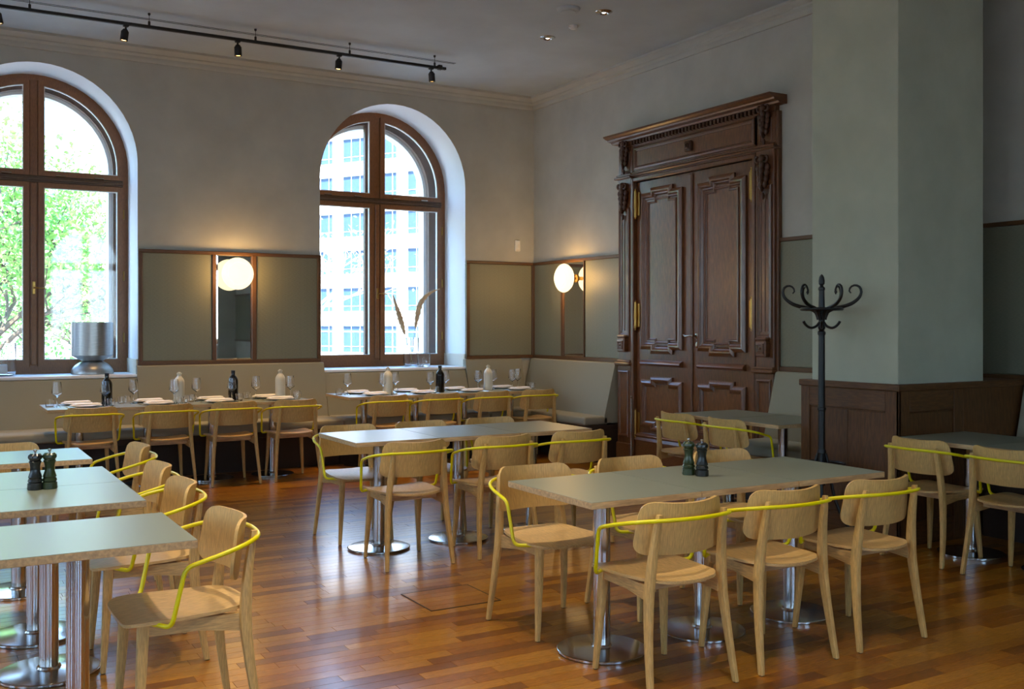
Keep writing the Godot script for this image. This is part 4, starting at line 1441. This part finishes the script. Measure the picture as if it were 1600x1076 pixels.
	for k in dl.size():
		g = thing("downlight", dl[k][3], "downlight", Vector3(dl[k][0], HC, dl[k][1]), 0.0, "recessed ceiling downlights")
		t = Tri.new()
		t.lathe([[0.0, -0.002], [0.03, -0.002], [0.042, -0.016], [0.075, -0.004], [0.078, 0.0]], 28)
		t.p.reverse()
		obj("reflector", t, M.chrome, g, 35)
		t = Tri.new()
		t.lathe([[0.0, -0.012], [0.014, -0.011], [0.02, -0.006], [0.0, -0.003]], 14)
		obj("bulb", t, M.downlight_glow, g)
		var l := SpotLight3D.new()
		l.name = "beam"
		l.position = Vector3(0, -0.03, 0)
		l.rotation.x = -PI / 2
		l.light_color = Color(1.0, 0.92, 0.80)
		l.light_energy = dl[k][2]
		l.light_size = 0.03
		l.spot_angle = 48.0
		l.spot_angle_attenuation = 1.0
		l.spot_range = 14.0
		l.spot_attenuation = 2.0
		l.shadow_enabled = true
		g.add_child(l, true)
	g = thing("ceiling_speaker", "round shallow white speaker disc on the ceiling", "speaker", Vector3(5.0, HC, -7.58))
	t = Tri.new(); t.lathe([[0.0, -0.03], [0.07, -0.03], [0.095, -0.022], [0.105, -0.01], [0.107, 0.0]], 32); obj("speaker_ring", t, M.ceiling, g, 30)
	t = Tri.new(); t.lathe([[0.0, -0.034], [0.066, -0.033], [0.068, -0.029]], 32); obj("grille", t, M.ceiling, g, 30)
	g = thing("smoke_detector", "tiny white round detector on the ceiling between the two downlights", "detector", Vector3(5.33, HC, -8.0))
	t = Tri.new(); t.lathe([[0.0, -0.03], [0.025, -0.03], [0.04, -0.018], [0.045, 0.0]], 24); obj("detector_body", t, M.switch, g, 30)

# ---------------------------------------------------------------- outside
func branch(t: Tri, a: Vector3, dir: Vector3, ln: float, r: float, depth: int, tips: Array) -> void:
	var pts := [a]
	var d := dir
	for k in 4:
		d = (d + Vector3(rng.randfn(), rng.randfn() * 0.6 + 0.15, rng.randfn()) * 0.14).normalized()
		pts.append(pts[-1] + d * ln / 4)
	var rr := []
	for k in 5: rr.append(lerpf(r, r * 0.62, k / 4.0))
	t.tube(pts, rr, 5)
	if depth == 0:
		tips.append(pts[4]); tips.append(pts[3]); tips.append(pts[2])
		return
	for k in 3:
		var sd := Vector3(rng.randfn(), rng.randfn() * 0.5 + 0.2, rng.randfn()).normalized()
		branch(t, pts[4 - (k % 3)], (d * 0.75 + sd * 0.75).normalized(), ln * 0.72, r * 0.55, depth - 1, tips)

func tree(label: String, at: Vector3, height: float, spread: float, leaves: int, leaf_mat: Material, bark: Material, size: float) -> void:
	var g := thing("tree", label, "tree", at, 0.0, "trees outside the windows")
	var t := Tri.new()
	var tips := []
	t.tube([Vector3.ZERO, Vector3(0.05, height * 0.2, 0), Vector3(0, height * 0.36, 0.05)], [0.2, 0.15, 0.12], 8)
	obj("trunk", t, bark, g)
	t = Tri.new()
	for k in 7:
		var a := TAU * k / 7 + rng.randf() * 0.5
		branch(t, Vector3(0, height * rng.randf_range(0.2, 0.36), 0), Vector3(cos(a), rng.randf_range(0.1, 1.1), sin(a)).normalized(), spread * 0.55, 0.07, 3, tips)
	obj("branches", t, bark, g)
	if leaves == 0: return
	var lf := Tri.new()   # a leaf folded along its midrib
	lf.quad(Vector3(0, 0, 0), Vector3(0.35, 0.1, 0.4), Vector3(0.3, 0.08, 0.8), Vector3(0, 0, 1.1))
	lf.quad(Vector3(0, 0, 0), Vector3(0, 0, 1.1), Vector3(-0.3, 0.08, 0.8), Vector3(-0.35, 0.1, 0.4))
	var mm := MultiMesh.new()
	mm.transform_format = MultiMesh.TRANSFORM_3D
	mm.mesh = bake(lf, 20)
	mm.instance_count = leaves
	for i in leaves:
		var p: Vector3 = tips[rng.randi() % tips.size()] + Vector3(rng.randfn(), rng.randfn(), rng.randfn()) * spread * 0.085
		var b := Basis.from_euler(Vector3(rng.randf_range(-1.2, 1.2), rng.randf() * TAU, rng.randf_range(-0.8, 0.8))).scaled(Vector3.ONE * size * rng.randf_range(0.7, 1.3))
		mm.set_instance_transform(i, Transform3D(b, p))
	var mi := MultiMeshInstance3D.new()
	mi.name = "foliage"
	mi.multimesh = mm
	mi.material_override = leaf_mat
	mi.set_meta("kind", "stuff")
	g.add_child(mi, true)

func outside() -> void:
	var gy := -1.3
	var t := Tri.new()
	t.span(Vector3(-140, gy - 0.3, -220), Vector3(160, gy, 120))
	var gr := obj("ground", t, M.ground)
	tag(gr, "pale paved ground of the street outside the windows", "ground", "", "structure")
	# white building opposite: its front runs away to the left
	var ang := atan2(0.862, 0.507)
	var b := thing("building", "white rendered building with rows of blue-tinted windows across the street", "building", Vector3(34.8, gy, -81.6), 0.0)
	# local x runs to the far left along the front, local z out of the front
	var ex := Vector3(-0.507, 0, -0.862)
	var ez := Vector3(-0.862, 0, 0.507)
	b.basis = Basis(-ex, Vector3.UP, ez)   # local +x = towards the near right
	var pitch := 3.5
	var cols := []
	for c in range(-9, 4): cols.append(c * pitch)
	var rows := [[0.3, 2.75]]
	for k in 7: rows.append([3.92 + 3.3 * k, 6.1 + 3.3 * k])
	# front wall as piers and bands around the window openings
	t = Tri.new()
	var hwid := 1.27
	t.span(Vector3(cols[0] - 8.0, 0, -14), Vector3(cols[-1] + 3.0, 28.0, -0.35))
	for c in cols:
		t.span(Vector3(c + hwid, 0, -0.36), Vector3(c + pitch - hwid, 28.0, 0.0))
	t.span(Vector3(cols[0] - 8.0, 0, -0.36), Vector3(cols[0] - hwid, 28.0, 0.0))
	t.span(Vector3(cols[-1] + pitch - hwid - 0.01, 0, -0.36), Vector3(cols[-1] + 3.0, 28.0, 0.0))
	var y0 := 0.0
	for r in rows:
		t.span(Vector3(cols[0] - hwid, y0, -0.355), Vector3(cols[-1] + hwid, r[0], -0.002))
		y0 = r[1]
	t.span(Vector3(cols[0] - hwid, y0, -0.355), Vector3(cols[-1] + hwid, 28.0, -0.002))
	obj("wall", t, M.render_white, b)
	var pane := Tri.new(); pane.box(Vector3(0, 0, 0), Vector3(1, 1, 1))
	for c in cols:
		for r in rows:
			var yc: float = (r[0] + r[1]) / 2
			var hh: float = (r[1] - r[0]) / 2
			var f := Tri.new()
			f.ring(rect(-hwid, -hh, hwid, hh), rect(-hwid + 0.07, -hh + 0.07, hwid - 0.07, hh - 0.07), 0.06, -0.02)
			f.span(Vector3(-0.35, -hh, -0.02), Vector3(-0.27, hh, 0.05))
			f.span(Vector3(0.62, -hh, -0.02), Vector3(0.7, hh, 0.05))
			f.span(Vector3(-hwid, -hh * 0.55, -0.02), Vector3(hwid, -hh * 0.55 + 0.06, 0.045))
			if r[0] < 1: f.span(Vector3(-hwid, hh * 0.5, -0.02), Vector3(hwid, hh * 0.5 + 0.1, 0.05))
			var o := obj("window", f, M.far_frame, b)
			o.position = Vector3(c, yc, -0.3)
			f = Tri.new(); f.span(Vector3(-hwid + 0.05, -hh + 0.05, -0.02), Vector3(hwid - 0.05, hh - 0.05, 0.0))
			obj("pane", f, M.glass_far, o)
	tree("broad bright green tree close outside the left window", Vector3(0.6, gy, -24.0), 7.5, 4.6, 34000, M.leaf1, M.bark, 0.10)
	tree("darker green tree behind the bright one, at the left window edge", Vector3(-9.5, gy, -34.0), 9.5, 5.0, 16000, M.leaf0, M.bark, 0.14)
	tree("pale green low tree at the right of the left window", Vector3(4.4, gy, -31.0), 6.5, 4.0, 20000, M.leaf2, M.bark, 0.11)
	tree("thin pale-branched young tree in front of the white building", Vector3(14.5, gy, -42.0), 10.5, 4.2, 420, M.leaf2, M.bark_pale, 0.16)
	for k in 2:
		var g := thing("parasol", ["white parasol low in the middle window, left one", "white parasol low in the middle window, right one"][k], "parasol", [Vector3(15.6, gy, -47.5), Vector3(18.0, gy, -45.5)][k], 0.0, "white street parasols")
		t = Tri.new(); t.lathe([[1.5, 0.75], [1.2, 1.05], [0.7, 1.3], [0.0, 1.45]], 12); obj("canopy", t, M.canvas, g, 10)
		t = Tri.new(); t.tube([Vector3(0, 0, 0), Vector3(0, 1.44, 0)], 0.03, 8); obj("pole", t, M.bark_pale, g)
